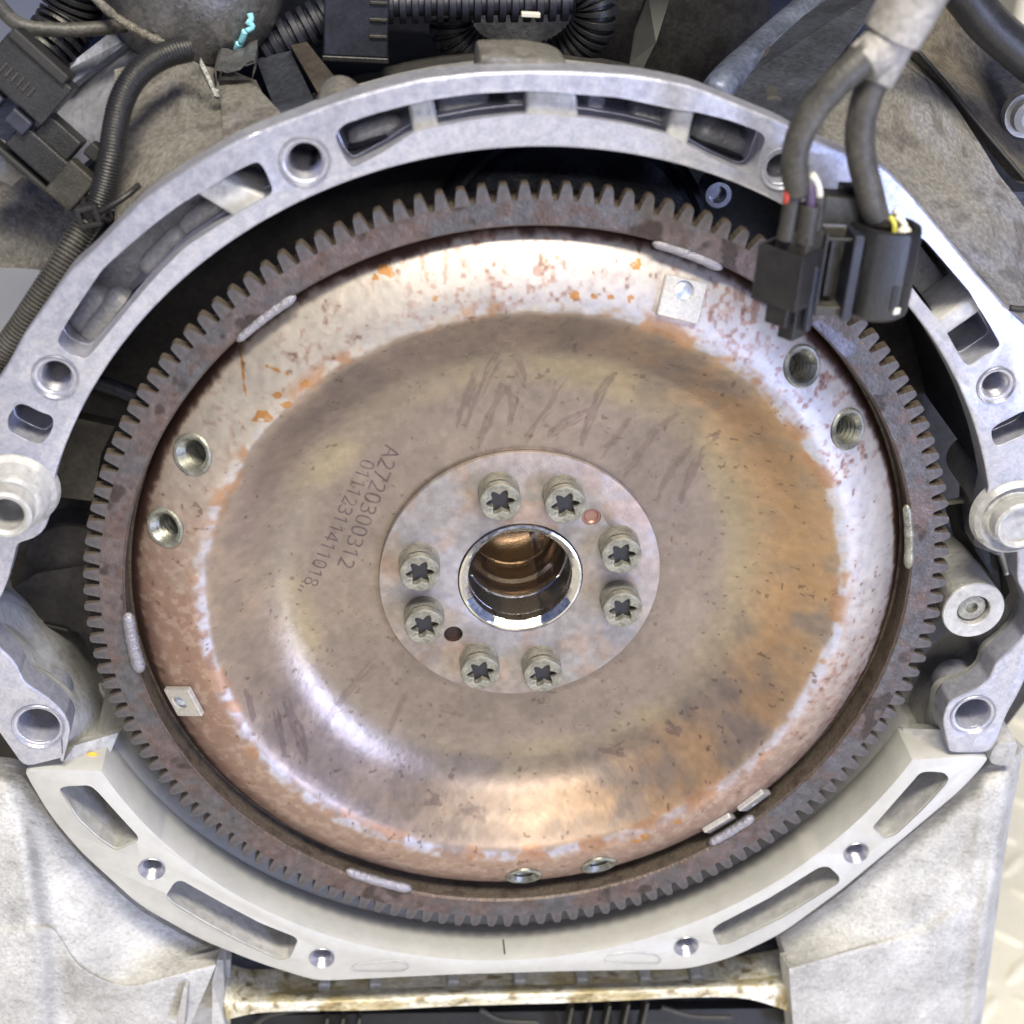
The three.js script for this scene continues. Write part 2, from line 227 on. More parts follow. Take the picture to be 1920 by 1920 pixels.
  // sloping walls of the pockets
  const inset = (p, d) => { let A = 0; p.forEach((q, i) => { const e = p[(i + 1) % p.length]; A += q[0] * e[1] - e[0] * q[1]; }); const sg = Math.sign(A); return p.map((q, i) => { const a = p[(i + p.length - 1) % p.length], b = p[(i + 1) % p.length], tx = b[0] - a[0], ty = b[1] - a[1], l = Math.hypot(tx, ty) || 1; return [q[0] - sg * ty / l * d, q[1] + sg * tx / l * d]; }); };
  const pocketWall = (parent, m, p, depth, lean) => { const rings = [[-0.0003, 0.0046], [0.0003, 0.0042], [lean * 0.5, -depth * 0.4], [lean, -depth], [-0.0003, -depth - 0.0006]].map(([d, z]) => inset(p, d).map(([x, y]) => new THREE.Vector3(x, y, z))); const n = p.length, g = grid((i, j) => rings[j][i % n], n, 4); g.computeVertexNormals(); mesh('pocket_wall', toCreasedNormals(g, 0.8), m, parent); };
  pockets.forEach((p) => pocketWall(block, M.milled, p, 0.0226, 0.0014));
  // low webs that divide the long pockets
  for (const [w, top] of [[[[-.1222,.1592],[-.1134,.1642],[-.0931,.1557],[-.1046,.1479]], 0.0012], [[[-.0515,.1914],[-.0437,.1935],[-.0404,.1808],[-.049,.1783]], 0.0018], [[[-.0132,.1976],[.0027,.1977],[.0048,.1859],[-.0131,.1858]], 0.0022], [[[.0354,.1943],[.0426,.1932],[.0413,.1778],[.0334,.1811]], 0.0018], [[[.136,.1187],[.152,.1338],[.1561,.1275],[.1422,.1148]], 0.0018]]) mesh('pocket_web', slab(w, [], -0.0228, top, 0.0016, 3), M.castFine, block);
  // pocket floors with rounded core bumps behind the openings
  mesh('pocket_floor', slab(round([...arc(0.196, 0.05, 3.05, 40), ...arc(0.1835, 3.02, 0.08, 40)], 0.002, 2), [], -0.045, -0.0232, 0.001), M.pocket, block);
  const bump = (name, pts, r) => mesh(name, sweep(pts, (s, t) => r * Math.sqrt(Math.max(0.02, 1 - (2 * t - 1) ** 6)), 30, 18), M.pocket, block);
  bump('core_bump', [[-.0699,.1704,-.018],[-.0619,.1744,-.018],[-.0513,.1776,-.018]], 0.005); bump('core_bump', [[-.0417,.1837,-.017],[-.0319,.185,-.017],[-.0221,.1858,-.017]], 0.006); bump('core_bump', [[-.0187,.1877,-.016],[-.0151,.1878,-.016],[-.0115,.1871,-.016]], 0.007);
  bump('core_bump', [[.0074,.1879,-.016],[.0111,.1872,-.016],[.0148,.1865,-.016]], 0.006); bump('core_bump', [[.0223,.1856,-.017],[.0298,.1841,-.017],[.0373,.1826,-.017]], 0.0065); bump('core_bump', [[.0465,.183,-.017],[.0548,.1776,-.018],[.0664,.1743,-.018]], 0.006);
  bump('core_bump', [[-.1256,.1371,-.016],[-.1192,.143,-.016],[-.1101,.1481,-.016]], 0.005); bump('core_bump', [[-.1396,.1234,-.015],[-.132,.1314,-.015],[-.1246,.1394,-.015]], 0.0045); bump('core_bump', [[-.1599,.0973,-.014],[-.153,.1056,-.014],[-.1443,.1168,-.014]], 0.006); bump('core_bump', [[-.1529,.1163,-.017],[-.1588,.1072,-.017],[-.1629,.1,-.017]], 0.006);
  // outer rim bosses
  mesh('rim_boss', slab(round([[-.0287,.1948],[-.0285,.2036],[-.027,.2047],[-.0121,.2054],[-.0031,.2042],[.0015,.2018],[.0028,.1963]], 0.003), [], -0.03, -0.004, 0.001), M.grime, block);
  mesh('rim_boss', slab(round([[-.0823,.1792],[-.0798,.1864],[-.0763,.1899],[-.0711,.1903],[-.0666,.187],[-.0639,.1844]], 0.004), [], -0.032, -0.006, 0.001), M.grime, block);
  // pressed-in dowel sleeves with the bosses that hold them
  for (const [x, y, r, z, deep] of [[-.1852,.0477, 0.0084, 0.024, 0.05], [.1824,.045, 0.0092, 0.014, 0.003]]) {
    const b = mesh('sleeve_boss', latheZ([[r + 0.0004, 0.003], [r + 0.007, 0.003], [r + 0.0062, 0.0068], [r + 0.0045, 0.0085], [r + 0.0028, z - 0.008], [r + 0.0016, z - 0.0066], [r + 0.0004, z - 0.0066], [r + 0.0004, 0.003]], 48), M.castFine, block); b.position.set(x, y, 0);
    const s = mesh('dowel_sleeve', latheZ([[r - 0.0022, -0.045], [r - 0.0022, z - 0.0012], [r - 0.0012, z], [r - 0.0003, z], [r + 0.0005, z - 0.001], [r + 0.0005, -0.045], [r - 0.0022, -0.045]], 56), M.castFine, block); s.position.set(x, y, 0.0003);
    mesh('sleeve_bottom', latheZ([[0.0001, z - deep - 0.001], [r - 0.0021, z - deep], [r - 0.0021, z - deep - 0.004], [0.0001, z - deep - 0.004]], 32), M.castFine, block).position.set(x, y, 0.001);
  }
  // walls of the bell between flange and gear at lower left and lower right
  mesh('bell_wall', patch([
    [[-.2034,.0056],[-.1991,-.0055],[-.1981,-.0161],[-.1908,-.0265],[-.1889,-.035],[-.1834,-.0397],[-.1765,-.0466],[-.1729,-.0549],[-.1747,-.0643],[-.1778,-.0739]].map(([x, y]) => [x, y, -0.0062]),
    [[-.205,-.0089,-.025],[-.1975,-.0167,-.024],[-.1948,-.0289,-.022],[-.1875,-.0395,-.021],[-.1832,-.0481,-.02],[-.1785,-.0533,-.019],[-.1733,-.0596,-.018],[-.1711,-.0675,-.017],[-.1724,-.0766,-.015],[-.1739,-.0877,-.013]],
    [[-.2087,-.0193,-.05],[-.1949,-.0356,-.048],[-.1885,-.0413,-.045],[-.182,-.0471,-.042],[-.1781,-.0561,-.04],[-.1739,-.0627,-.038],[-.1701,-.0692,-.036],[-.1678,-.0758,-.032],[-.1665,-.0806,-.024],[-.1665,-.0865,-.014]],
    [[-.2112,-.0288,-.07],[-.1956,-.0523,-.07],[-.1867,-.0563,-.068],[-.1802,-.063,-.066],[-.176,-.0725,-.064],[-.1714,-.0794,-.06],[-.1677,-.0855,-.055],[-.1654,-.0902,-.048],[-.1633,-.0924,-.036],[-.1626,-.0927,-.022]]], 0.006, [0, -0.4, -1], 60, 24), M.castFine, block);
  mesh('bell_wall', patch([
    [[.1806,-.0666],[.1794,-.0633],[.1746,-.0504],[.1751,-.0409],[.1849,-.0358],[.1898,-.0305],[.1905,-.0223],[.1959,-.0158],[.2002,-.0077],[.2011,.0013]].map(([x, y]) => [x, y, -0.0062]),
    [[.1827,-.082,-.013],[.1811,-.0771,-.014],[.1792,-.0681,-.018],[.1803,-.0551,-.02],[.1914,-.0469,-.02],[.196,-.0414,-.02],[.1974,-.0339,-.02],[.2034,-.0274,-.02],[.2074,-.02,-.02],[.2107,-.0076,-.021]],
    [[.1779,-.0852,-.016],[.1793,-.0833,-.024],[.1792,-.075,-.032],[.1818,-.0609,-.036],[.1924,-.051,-.038],[.1981,-.0441,-.038],[.2023,-.0385,-.04],[.208,-.0343,-.042],[.2144,-.0274,-.044],[.2183,-.0151,-.046]],
    [[.1776,-.092,-.024],[.1795,-.0924,-.036],[.1811,-.0852,-.05],[.186,-.072,-.058],[.196,-.0602,-.062],[.2035,-.0515,-.064],[.2094,-.0471,-.066],[.2153,-.0426,-.068],[.2231,-.0353,-.07],[.2259,-.0226,-.072]]], 0.006, [0, -0.4, -1], 60, 24), M.castFine, block);
  // small lands just above the sump joint
  mesh('joint_land', prism([[-.178,-.0765,.002],[-.1736,-.0717,-.004],[-.158,-.0728,-.014],[-.163,-.0843,-.006]], [0, -0.006, -0.012]), M.castFine, block);
  mesh('joint_land', prism([[.1813,-.0691,.002],[.1791,-.0621,-.004],[.1665,-.0691,-.014],[.1695,-.077,-.006]], [0, -0.006, -0.012]), M.castFine, block);
  mesh('paint_dot', new THREE.SphereGeometry(0.0024, 14, 8).scale(1, 0.8, 0.35), M.orangePaint, block).position.set(-.1671,-.0769,-.004);
  // inner wall of the bell above the gear, and the dark rear wall behind the flywheel
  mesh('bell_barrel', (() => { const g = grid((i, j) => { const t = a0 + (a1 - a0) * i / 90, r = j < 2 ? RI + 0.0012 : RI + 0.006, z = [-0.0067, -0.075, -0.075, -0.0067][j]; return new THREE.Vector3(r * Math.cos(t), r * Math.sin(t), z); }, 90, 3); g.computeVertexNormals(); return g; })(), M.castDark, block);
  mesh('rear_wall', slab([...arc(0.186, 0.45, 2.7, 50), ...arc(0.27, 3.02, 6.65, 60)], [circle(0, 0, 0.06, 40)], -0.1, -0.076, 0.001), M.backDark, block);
}
{ // seal carrier cover and plates seen in the gap behind the gear
  const t = thing('rear_cover', 'dark round cover with a raised curved rim in the gap above the ring gear', 'cover', [.0154,.1191,-.058]);
  mesh('cover_disc', latheZ([[0.0001, 0.004], [0.046, 0.003], [0.0485, 0.0005], [0.0505, 0.0045], [0.0525, 0.005], [0.0535, 0.001], [0.0535, -0.016], [0.0001, -0.016]], 64), M.castDark, t);
  const b = thing('cover_bolt', 'small bluish star-socket bolt in the dark gap at upper right of the gear', 'bolt', [.0636,.1512,-.044]);
  mesh('bolt_head', latheZ([[0.0001, 0.002], [0.0028, 0.002], [0.0032, 0.005], [0.0048, 0.0055], [0.0054, 0.0045], [0.0054, -0.006], [0.0001, -0.006]], 24), M.steel, b);
  const c = thing('side_cover', 'black round cap in the opening left of the ring gear', 'cover', [-.178,-.015,-.05]);
  mesh('cap', latheZ([[0.0001, 0.004], [0.0155, 0.0035], [0.018, 0.002], [0.0185, -0.012], [0.0001, -0.012]], 48), M.backDark, c);
  const d = thing('gap_plate', 'dull grey plate in the gap between the flange and the left of the gear', 'plate');
  mesh('plate', prism([[-.179,.053,-.04],[-.1691,.0544,-.04],[-.1564,.0514,-.04],[-.162,.0399,-.04],[-.1662,.0189,-.04],[-.1823,.0209,-.04]], [0, 0, -0.006]), mat({ color: rgb(0.11, 0.1, 0.09), roughness: 0.6, map: rep(TEX.dust, 14) }), d);
  mesh('rib', hose([[-.1636,.0691,-.042],[-.1559,.0665,-.042],[-.1472,.0629,-.042]], 0.003, 10), M.castDark, d);
  const e = thing('starter_shield', 'black curved shield below the cap left of the ring gear', 'shield');
  mesh('shield', prism([[-.2051,-.0269,-.044],[-.1907,-.0166,-.044],[-.1717,-.0126,-.044],[-.1705,-.0456,-.044],[-.1821,-.0432,-.044],[-.1944,-.0382,-.044]], [0, -0.002, -0.02]), M.backDark, e);
  mesh('ridge', hose([[-.2042,-.0265,-.043],[-.2001,-.0325,-.043],[-.1933,-.0388,-.043],[-.1798,-.0433,-.043]], 0.0012, 30), M.black, e);
}
// ---------- oil pan ----------
const pan = thing('oil_pan', 'pale aluminium sump casting closing the bell housing below the flywheel', 'oil pan');
{
  const outer = [[.1645,-.0699],[.1972,-.0679],[.1964,-.0723],[.1889,-.086],[.1682,-.1129],[.1467,-.1407],[.124,-.1656],[.1036,-.1795],[.0848,-.1859],[.0305,-.1863],[-.0181,-.1874],[-.076,-.1903],[-.0829,-.188],[-.1017,-.1796],[-.1264,-.1656],[-.1505,-.1466],[-.1729,-.1173],[-.1834,-.0989],[-.1911,-.0789],[-.1913,-.0758],[-.1612,-.076]];
  const a0 = ang(outer[outer.length - 1]), a1 = ang(outer[0]);
  const outline = round(outer.slice(1, -1), 0.008, 6).concat(arc(RI, a0 , a1 , 110).slice(0));
  const slots = [
    [[-.1798,-.0852],[-.177,-.0834],[-.1669,-.0828],[-.164,-.0858],[-.1561,-.0981],[-.1489,-.1091],[-.149,-.1124],[-.1588,-.1177],[-.1662,-.1107],[-.173,-.1016]],
    [[-.1405,-.1412],[-.1362,-.1331],[-.1329,-.132],[-.1161,-.1449],[-.1008,-.156],[-.0864,-.1639],[-.0848,-.1664],[-.0881,-.1767],[-.0931,-.1788],[-.1098,-.1682],[-.1251,-.1566],[-.1375,-.1462]],
    [[.0921,-.1628],[.0947,-.1591],[.115,-.1443],[.1347,-.1268],[.1391,-.1263],[.1452,-.1323],[.1459,-.1365],[.1238,-.1563],[.1015,-.1716],[.0964,-.1722]],
    [[.1535,-.1059],[.1583,-.0967],[.1691,-.0762],[.1726,-.0754],[.18,-.076],[.1832,-.0793],[.1823,-.0832],[.1746,-.0973],[.1659,-.1103],[.1603,-.1129]],
  ].map((p) => round(p, 0.0022, 4));
  const holes = [[-.1447,-.1265, 0.0046], [-.0753,-.1766, 0.0046], [.1498,-.1196, 0.0046], [.0826,-.172, 0.0046]];
  mesh('pan_flange', slab(outline, [...slots, ...holes.map((h) => boltHole(h[0], h[1], h[2]))], -0.016, 0.006, 0.0006, 2), M.milledPan, pan);
  for (const [x, y, r] of holes) {
    const t = [[r + 0.0009, 0.0062], [r + 0.0007, 0.0064], [r, 0.0056]]; for (let k = 0; k < 20; k++) t.push([r - (k % 2 ? 0.0008 : 0.0001), 0.005 - k * 0.001]); t.push([0.0001, -0.0152]);
    mesh('bolt_hole_wall', latheZ(t, 36), M.steel, pan).position.set(x, y, 0);
  }
  mesh('slot_floor', slab(round([...arc(0.206, 3.55, 5.95, 50), ...arc(0.184, 5.95, 3.55, 50)], 0.001, 2), [], -0.05, -0.0448, 0.0005), M.castFine, pan);
  { const inset = (p, d) => { let A = 0; p.forEach((q, i) => { const e = p[(i + 1) % p.length]; A += q[0] * e[1] - e[0] * q[1]; }); const sg = Math.sign(A); return p.map((q, i) => { const a = p[(i + p.length - 1) % p.length], b = p[(i + 1) % p.length], tx = b[0] - a[0], ty = b[1] - a[1], l = Math.hypot(tx, ty) || 1; return [q[0] - sg * ty / l * d, q[1] + sg * tx / l * d]; }); };
    for (const p of slots) { const rings = [[-0.0003, 0.0046], [0.0003, 0.0042], [0.0008, -0.012], [0.0014, -0.0445], [-0.0003, -0.0447]].map(([d, z]) => inset(p, d).map(([x, y]) => new THREE.Vector3(x, y, z))); const n = p.length, g = grid((i, j) => rings[j][i % n], n, 4); g.computeVertexNormals(); mesh('slot_wall', toCreasedNormals(g, 0.8), M.castFine, pan); } }
  // the shelf: inside of the bell below the gear
  mesh('bell_shelf', (() => { const A = a0 - 0.02, B = a1 + 0.02, g = grid((i, j) => { const t = A + (B - A) * i / 120, r = [RI + 0.0008, RI - 0.0006, RI - 0.003, RI - 0.009, RI - 0.004, RI + 0.004, RI + 0.004][j], z = [-0.0161, -0.03, -0.05, -0.075, -0.0762, -0.0762, -0.0161][j]; return new THREE.Vector3(r * Math.cos(t), r * Math.sin(t), z); }, 120, 6); const uv = []; for (let j = 0; j <= 6; j++) for (let i = 0; i <= 120; i++) uv.push((A + (B - A) * i / 120) * RI, j * 0.016); g.setAttribute('uv', new THREE.Float32BufferAttribute(uv, 2)); g.computeVertexNormals(); const q = toCreasedNormals(g, 0.7); q.userData.ownUV = true; return q; })(), M.shelf, pan);
  mesh('timing_groove', box(0.0007, 0.0006, 0.009, 0.0002), M.black, pan).position.set(.0037,-.1793,-.002);
  // cast pads pressed into the lowest part of the flange
  for (const p of [[[.047,-.1815],[.0475,-.1765],[.0576,-.1741],[.0701,-.1762],[.0731,-.18],[.0717,-.1825]], [[-.0642,-.1848],[-.0613,-.1799],[-.0443,-.1783],[-.0382,-.1796],[-.0372,-.1834],[-.0413,-.1852]]]) {
    const o = round(p, 0.003, 5), inn = o.map(([x, y]) => { const cx = o.reduce((s, q) => s + q[0], 0) / o.length, cy = o.reduce((s, q) => s + q[1], 0) / o.length; return [cx + (x - cx) * 0.93, cy + (y - cy) * 0.85]; });
    mesh('cast_mark', slab(o, [inn], 0.0055, 0.00635, 0.0002, 1), M.castFine, pan);
  }
  // bodies of the pan left and right
  mesh('left_body', patch([
    [[-.219,-.0923,-.016],[-.2039,-.0928,-.014],[-.196,-.0958,-.013],[-.1875,-.1161,-.013],[-.1768,-.1358,-.013],[-.154,-.1656,-.013],[-.1293,-.185,-.013],[-.1202,-.1902,-.013]],
    [[-.2178,-.0968,-.008],[-.2032,-.0935,-.004],[-.1968,-.1006,-.006],[-.1892,-.1217,-.008],[-.1787,-.1419,-.008],[-.1559,-.1704,-.008],[-.1316,-.1861,-.008],[-.1209,-.1897,-.01]],
    [[-.2186,-.1232,0],[-.2028,-.1198,.004],[-.1944,-.1198,.004],[-.1897,-.1402,-.003],[-.1798,-.157,-.002],[-.1587,-.1794,0],[-.1354,-.1844,0],[-.1213,-.187,-.004]],
    [[-.2195,-.1502,.008],[-.202,-.1485,.01],[-.193,-.1486,.01],[-.187,-.1587,.004],[-.1761,-.1744,.008],[-.1589,-.1864,.01],[-.139,-.1841,.008],[-.1212,-.1848,.002]],
    [[-.2193,-.162,.014],[-.1997,-.1603,.016],[-.1909,-.1599,.015],[-.1848,-.1619,.01],[-.1748,-.1801,.012],[-.1564,-.1874,.013],[-.1388,-.1848,.011],[-.1215,-.1859,.004]],
    [[-.2245,-.2169,.014],[-.2041,-.2152,.016],[-.1933,-.2165,.015],[-.1876,-.2264,.006],[-.1764,-.2277,.005],[-.1593,-.2281,.005],[-.148,-.2295,.004],[-.1369,-.234,0]]], 0.012, [0.1, -0.2, -1], 70, 60, 0.0012, 7, true), M.cast, pan);
  mesh('right_body', patch([
    [[.1306,-.1851,-.013],[.1549,-.1593,-.013],[.1772,-.1304,-.013],[.1987,-.1025,-.013],[.2071,-.088,-.013],[.217,-.0837,-.012],[.2274,-.086,-.024]],
    [[.1319,-.1881,-.008],[.1564,-.1644,-.008],[.1791,-.1352,-.008],[.1983,-.1052,-.006],[.2051,-.0935,-.004],[.2152,-.0914,-.005],[.2288,-.1006,-.024]],
    [[.1328,-.1904,-.002],[.1581,-.1699,-.002],[.1845,-.1461,-.003],[.1996,-.1271,-.002],[.2063,-.1164,0],[.2155,-.1152,-.002],[.2307,-.1277,-.024]],
    [[.1321,-.1903,.003],[.1586,-.1752,.004],[.1852,-.1614,.004],[.1991,-.15,.003],[.2082,-.143,.004],[.2165,-.1409,.003],[.2339,-.159,-.024]],
    [[.1313,-.1898,.006],[.1594,-.1793,.008],[.1848,-.1758,.008],[.1976,-.1687,.008],[.2087,-.166,.006],[.2175,-.1655,.005],[.2372,-.1917,-.024]],
    [[.1446,-.2448,-.004],[.1711,-.2411,0],[.1968,-.2417,0],[.2124,-.242,0],[.2228,-.2423,0],[.2291,-.2435,-.001],[.2458,-.2688,-.024]]], 0.012, [-0.1, -0.2, -1], 70, 50, 0.0014, 13, true), M.cast, pan);
  mesh('corner_lug', slab(round([[.2027,-.0759],[.2046,-.0695],[.2141,-.0686],[.2144,-.0821],[.2043,-.0809]], 0.003), [], -0.03, -0.0045, 0.001), M.castFine, pan);
  mesh('rib_fin', prism([[-.1372,-.2082,.012],[-.133,-.1853,.013],[-.1315,-.186,.013],[-.134,-.2115,.012]], [0.001, -0.002, -0.01]), M.castFine, pan);
  mesh('corner_web', prism([[-.1225,-.1955,0],[-.1205,-.189,-.006],[-.1184,-.191,-.008],[-.1177,-.2309,-.006],[-.1236,-.2287,-.004]], [0, -0.004, -0.02]), M.castFine, pan);
  mesh('corner_back', prism([[-.1427,-.2028,-.022],[-.1164,-.2048,-.022],[-.1172,-.2644,-.018],[-.1493,-.2636,-.018]], [0, 0, -0.006]), M.castFine, pan);
  // rail for the lower cover, with webs up to the flange
  mesh('pan_rail', patch([
    [[-.1188,-.213,-.014],[-.1071,-.2171,-.014],[-.0858,-.2161,-.014],[-.0523,-.2151,-.014],[-.0138,-.2141,-.014],[.0203,-.214,-.014],[.0572,-.2136,-.014],[.0943,-.2126,-.014],[.1193,-.212,-.014],[.1407,-.207,-.012]],
    [[-.1183,-.2145,-.006],[-.1065,-.2127,-.004],[-.0855,-.2124,-.004],[-.0525,-.2114,-.004],[-.0145,-.2098,-.004],[.019,-.2091,-.004],[.0553,-.2084,-.004],[.0918,-.2074,-.004],[.1164,-.2068,-.004],[.1413,-.2073,-.004]],
    [[-.1172,-.224,-.005],[-.1042,-.2182,-.003],[-.0854,-.2173,-.003],[-.0524,-.2169,-.003],[-.0143,-.2153,-.003],[.0193,-.2147,-.003],[.0556,-.2137,-.003],[.0922,-.212,-.003],[.1171,-.2132,-.003],[.141,-.223,-.003]]], 0.03, [0, -0.1, -1], 70, 14, 0.0012, 21), M.oil, pan);
  mesh('rail_back', prism([[-.1235,-.2093,-.03],[.1424,-.2063,-.03],[.1519,-.2514,-.03],[-.1243,-.246,-.03]], [0, 0, -0.006]), M.castDark, pan);
  for (const [x, y, z] of [[-.0744,-.2175,-.02],[-.0515,-.2179,-.02],[-.0163,-.2168,-.02],[.0141,-.2166,-.02],[.0428,-.2164,-.02],[.072,-.2162,-.02],[.0957,-.2153,-.02]]) mesh('web', put(box(0.0058, 0.012, 0.014, 0.0012), x, y, z), M.castFine, pan);
}

// ---------- flywheel: drive plate, ring gear, hub plate ----------
const wheel = thing('flywheel', 'rust stained steel drive plate with a toothed ring gear around its rim', 'flywheel');
const PROFILE = [[22.6, -21], [60, -21], [76, -20.9], [84, -20.2], [92, -18.2], [100, -14.0], [107, -8.4], [112.5, -3.4], [117, 0.5], [120, 2.7], [122.6, 3.8], [125.6, 4.0], [129.5, 3.1], [133, 1.8], [138, -0.6], [142, -3.3], [145.2, -6.0], [147.6, -9.0], [149.0, -11.8], [149.5, -14], [149.6, -17]].map(([r, z]) => [r / 1000, z / 1000]);
const profileCurve = new THREE.CatmullRomCurve3(PROFILE.map(([r, z]) => new THREE.Vector3(r, z, 0)), false, 'centripetal'), fineProfile = profileCurve.getPoints(84).map((p) => [p.x, p.y]);
const plateZ = (r) => { for (let i = 1; i < fineProfile.length; i++) if (fineProfile[i][0] >= r) { const [a, b] = [fineProfile[i - 1], fineProfile[i]], t = (r - a[0]) / Math.max(1e-9, b[0] - a[0]); return a[1] + (b[1] - a[1]) * t; } return -0.017; };
// puts o on the plate at x, y with its own z along the surface and its own y pointing away from the axis
function onPlate(o, x, y, lift = 0, spin = 0) {
  const r = Math.hypot(x, y), s = (plateZ(r + 0.001) - plateZ(r - 0.001)) / 0.002, n = new THREE.Vector3(-s * x / r, -s * y / r, 1).normalize(), out = new THREE.Vector3(x / r, y / r, s).normalize();
  o.quaternion.setFromRotationMatrix(new THREE.Matrix4().makeBasis(out.clone().cross(n), out, n)).multiply(new THREE.Quaternion().setFromAxisAngle(new THREE.Vector3(0, 0, 1), spin));
  o.position.set(x, y, plateZ(r)).addScaledVector(n, lift); return o;
}
const PW = 0.304, PN = 1536;
const ink = (() => { // drips, stamped number and rust marks, drawn flat on the plate: red = dark wet streaks, green = lettering, blue = orange rust
  const c = document.createElement('canvas'); c.width = c.height = PN; const k = c.getContext('2d'); k.fillStyle = '#000'; k.fillRect(0, 0, PN, PN); k.globalCompositeOperation = 'lighter'; k.lineCap = 'round';
  const X = (x) => (x / PW + 0.5) * PN, Y = (y) => (0.5 - y / PW) * PN;
  const streak = (pts, w, seed) => { for (let q = 0; q < 9; q++) { const j = (i, m) => (hash(i, q, seed + m) - 0.5) * 0.0042, e = pts.length - 1; stroke(pts.map(([x, y], i) => [x + j(i, 1) * (i === e ? 0.4 : 1), y + j(i, 2) * 1.6]), w * (0.12 + 0.3 * hash(q, 5, seed)), 'rgb(46,0,0)'); } };
  const stroke = (pts, w, col) => { k.strokeStyle = col; k.lineWidth = w * PN / 2048; k.beginPath(); pts.forEach(([x, y], i) => i ? k.lineTo(X(x), Y(y)) : k.moveTo(X(x), Y(y))); k.stroke(); };
  for (const s of [[[-.0144,.0958],[-.0173,.0882],[-.0194,.0807],[-.022,.0741],[-.0243,.0663]], [[-.0109,.0816],[-.014,.0743],[-.0172,.0665],[-.0194,.0576]], [[-.0101,.0809],[-.0076,.0734],[-.0084,.0645]], [[.0093,.0815],[.0059,.0748],[.0021,.067],[-.002,.0591]], [[.0274,.087],[.0247,.0776],[.022,.0698],[.0196,.0597]], [[.0193,.0701],[.0126,.0662],[.0069,.0616]], [[.0531,.0717],[.0465,.0626],[.0415,.0523],[.037,.0453]], [[.0369,.0668],[.0314,.06],[.0279,.0542]], [[.0604,.0584],[.0558,.048],[.0515,.0363]], [[.0663,.0574],[.0629,.0459],[.0601,.0341]], [[-.0073,.0928],[-.0061,.0886],[-.0038,.0843]], [[.068,.0638],[.0707,.0666]], [[-.0226,.0859],[-.0241,.0773],[-.0275,.0662]], [[-.0566,-.0419],[-.0691,-.0578],[-.0755,-.0685]], [[-.0431,-.0576],[-.0492,-.0737]], [[-.1051,-.0453],[-.1031,-.053]], [[-.0902,-.0553],[-.086,-.0684],[-.0828,-.0765]], [[-.0945,-.0579],[-.0913,-.0711]], [[-.0331,-.1009],[-.0275,-.1023]], [[-.0173,-.1066],[-.0083,-.108]], [[.0662,-.0695],[.0709,-.0709]], [[.0407,-.0863],[.0494,-.0821]], [[-.0276,-.0648],[-.0186,-.0674]]]) streak(s, 30, Math.round(s[0][0] * 1e5));
  for (const s of [[[-.1077,.1036],[-.1058,.0959],[-.1045,.0853]], [[-.097,.0961],[-.0897,.0943]]]) stroke(s, 8, 'rgb(0,0,170)');
  for (const [x, y, r] of [[-.0986,.0781, 26], [-.0839,.0913, 14], [-.0902,.0831, 14], [-.0564,.1313, 22], [.0079,.1271, 15], [.0148,.1267, 10], [.021,.1268, 10], [.0279,.1264, 12], [-.0402,.1241, 10], [.0294,.137, 16], [.0715,-.1041, 13], [.0588,-.1127, 22], [.0545,-.115, 14], [-.06,.1286, 10], [-.0933,.0865, 12]]) { k.fillStyle = 'rgb(0,0,230)'; k.beginPath(); for (let i = 0; i < 12; i++) { const a = i / 12 * 6.283, q = r * 0.8 * PN / 2048 * (0.55 + 0.6 * hash(i, r, Math.round(x * 9999))); k.lineTo(X(x) + q * 1.3 * Math.cos(a), Y(y) + q * Math.sin(a)); } k.fill(); }
  k.fillStyle = 'rgb(0,200,0)'; k.textBaseline = 'middle'; k.textAlign = 'left';
  const say = (text, a, b, h) => { k.save(); const [x0, y0, x1, y1] = [X(a[0]), Y(a[1]), X(b[0]), Y(b[1])]; k.translate(x0, y0); k.rotate(Math.atan2(y1 - y0, x1 - x0)); k.font = '' + Math.round(h * PN / 2048) + 'px sans-serif'; k.scale(Math.hypot(x1 - x0, y1 - y0) / k.measureText(text).width, 1); k.fillText(text, 0, 0); k.restore(); };
  say('A2720300312', [-.0514,.0554], [-.069,.0015], 58); say('01112311411018,,', [-.0604,.0494], [-.0838,-.0099], 52);
  const d = k.getImageData(0, 0, PN, PN).data; return (u, v, ch) => { const x = Math.min(PN - 1, Math.max(0, Math.floor(u * PN))), y = Math.min(PN - 1, Math.max(0, Math.floor((1 - v) * PN))); return d[(y * PN + x) * 4 + ch] / 255; };
})();
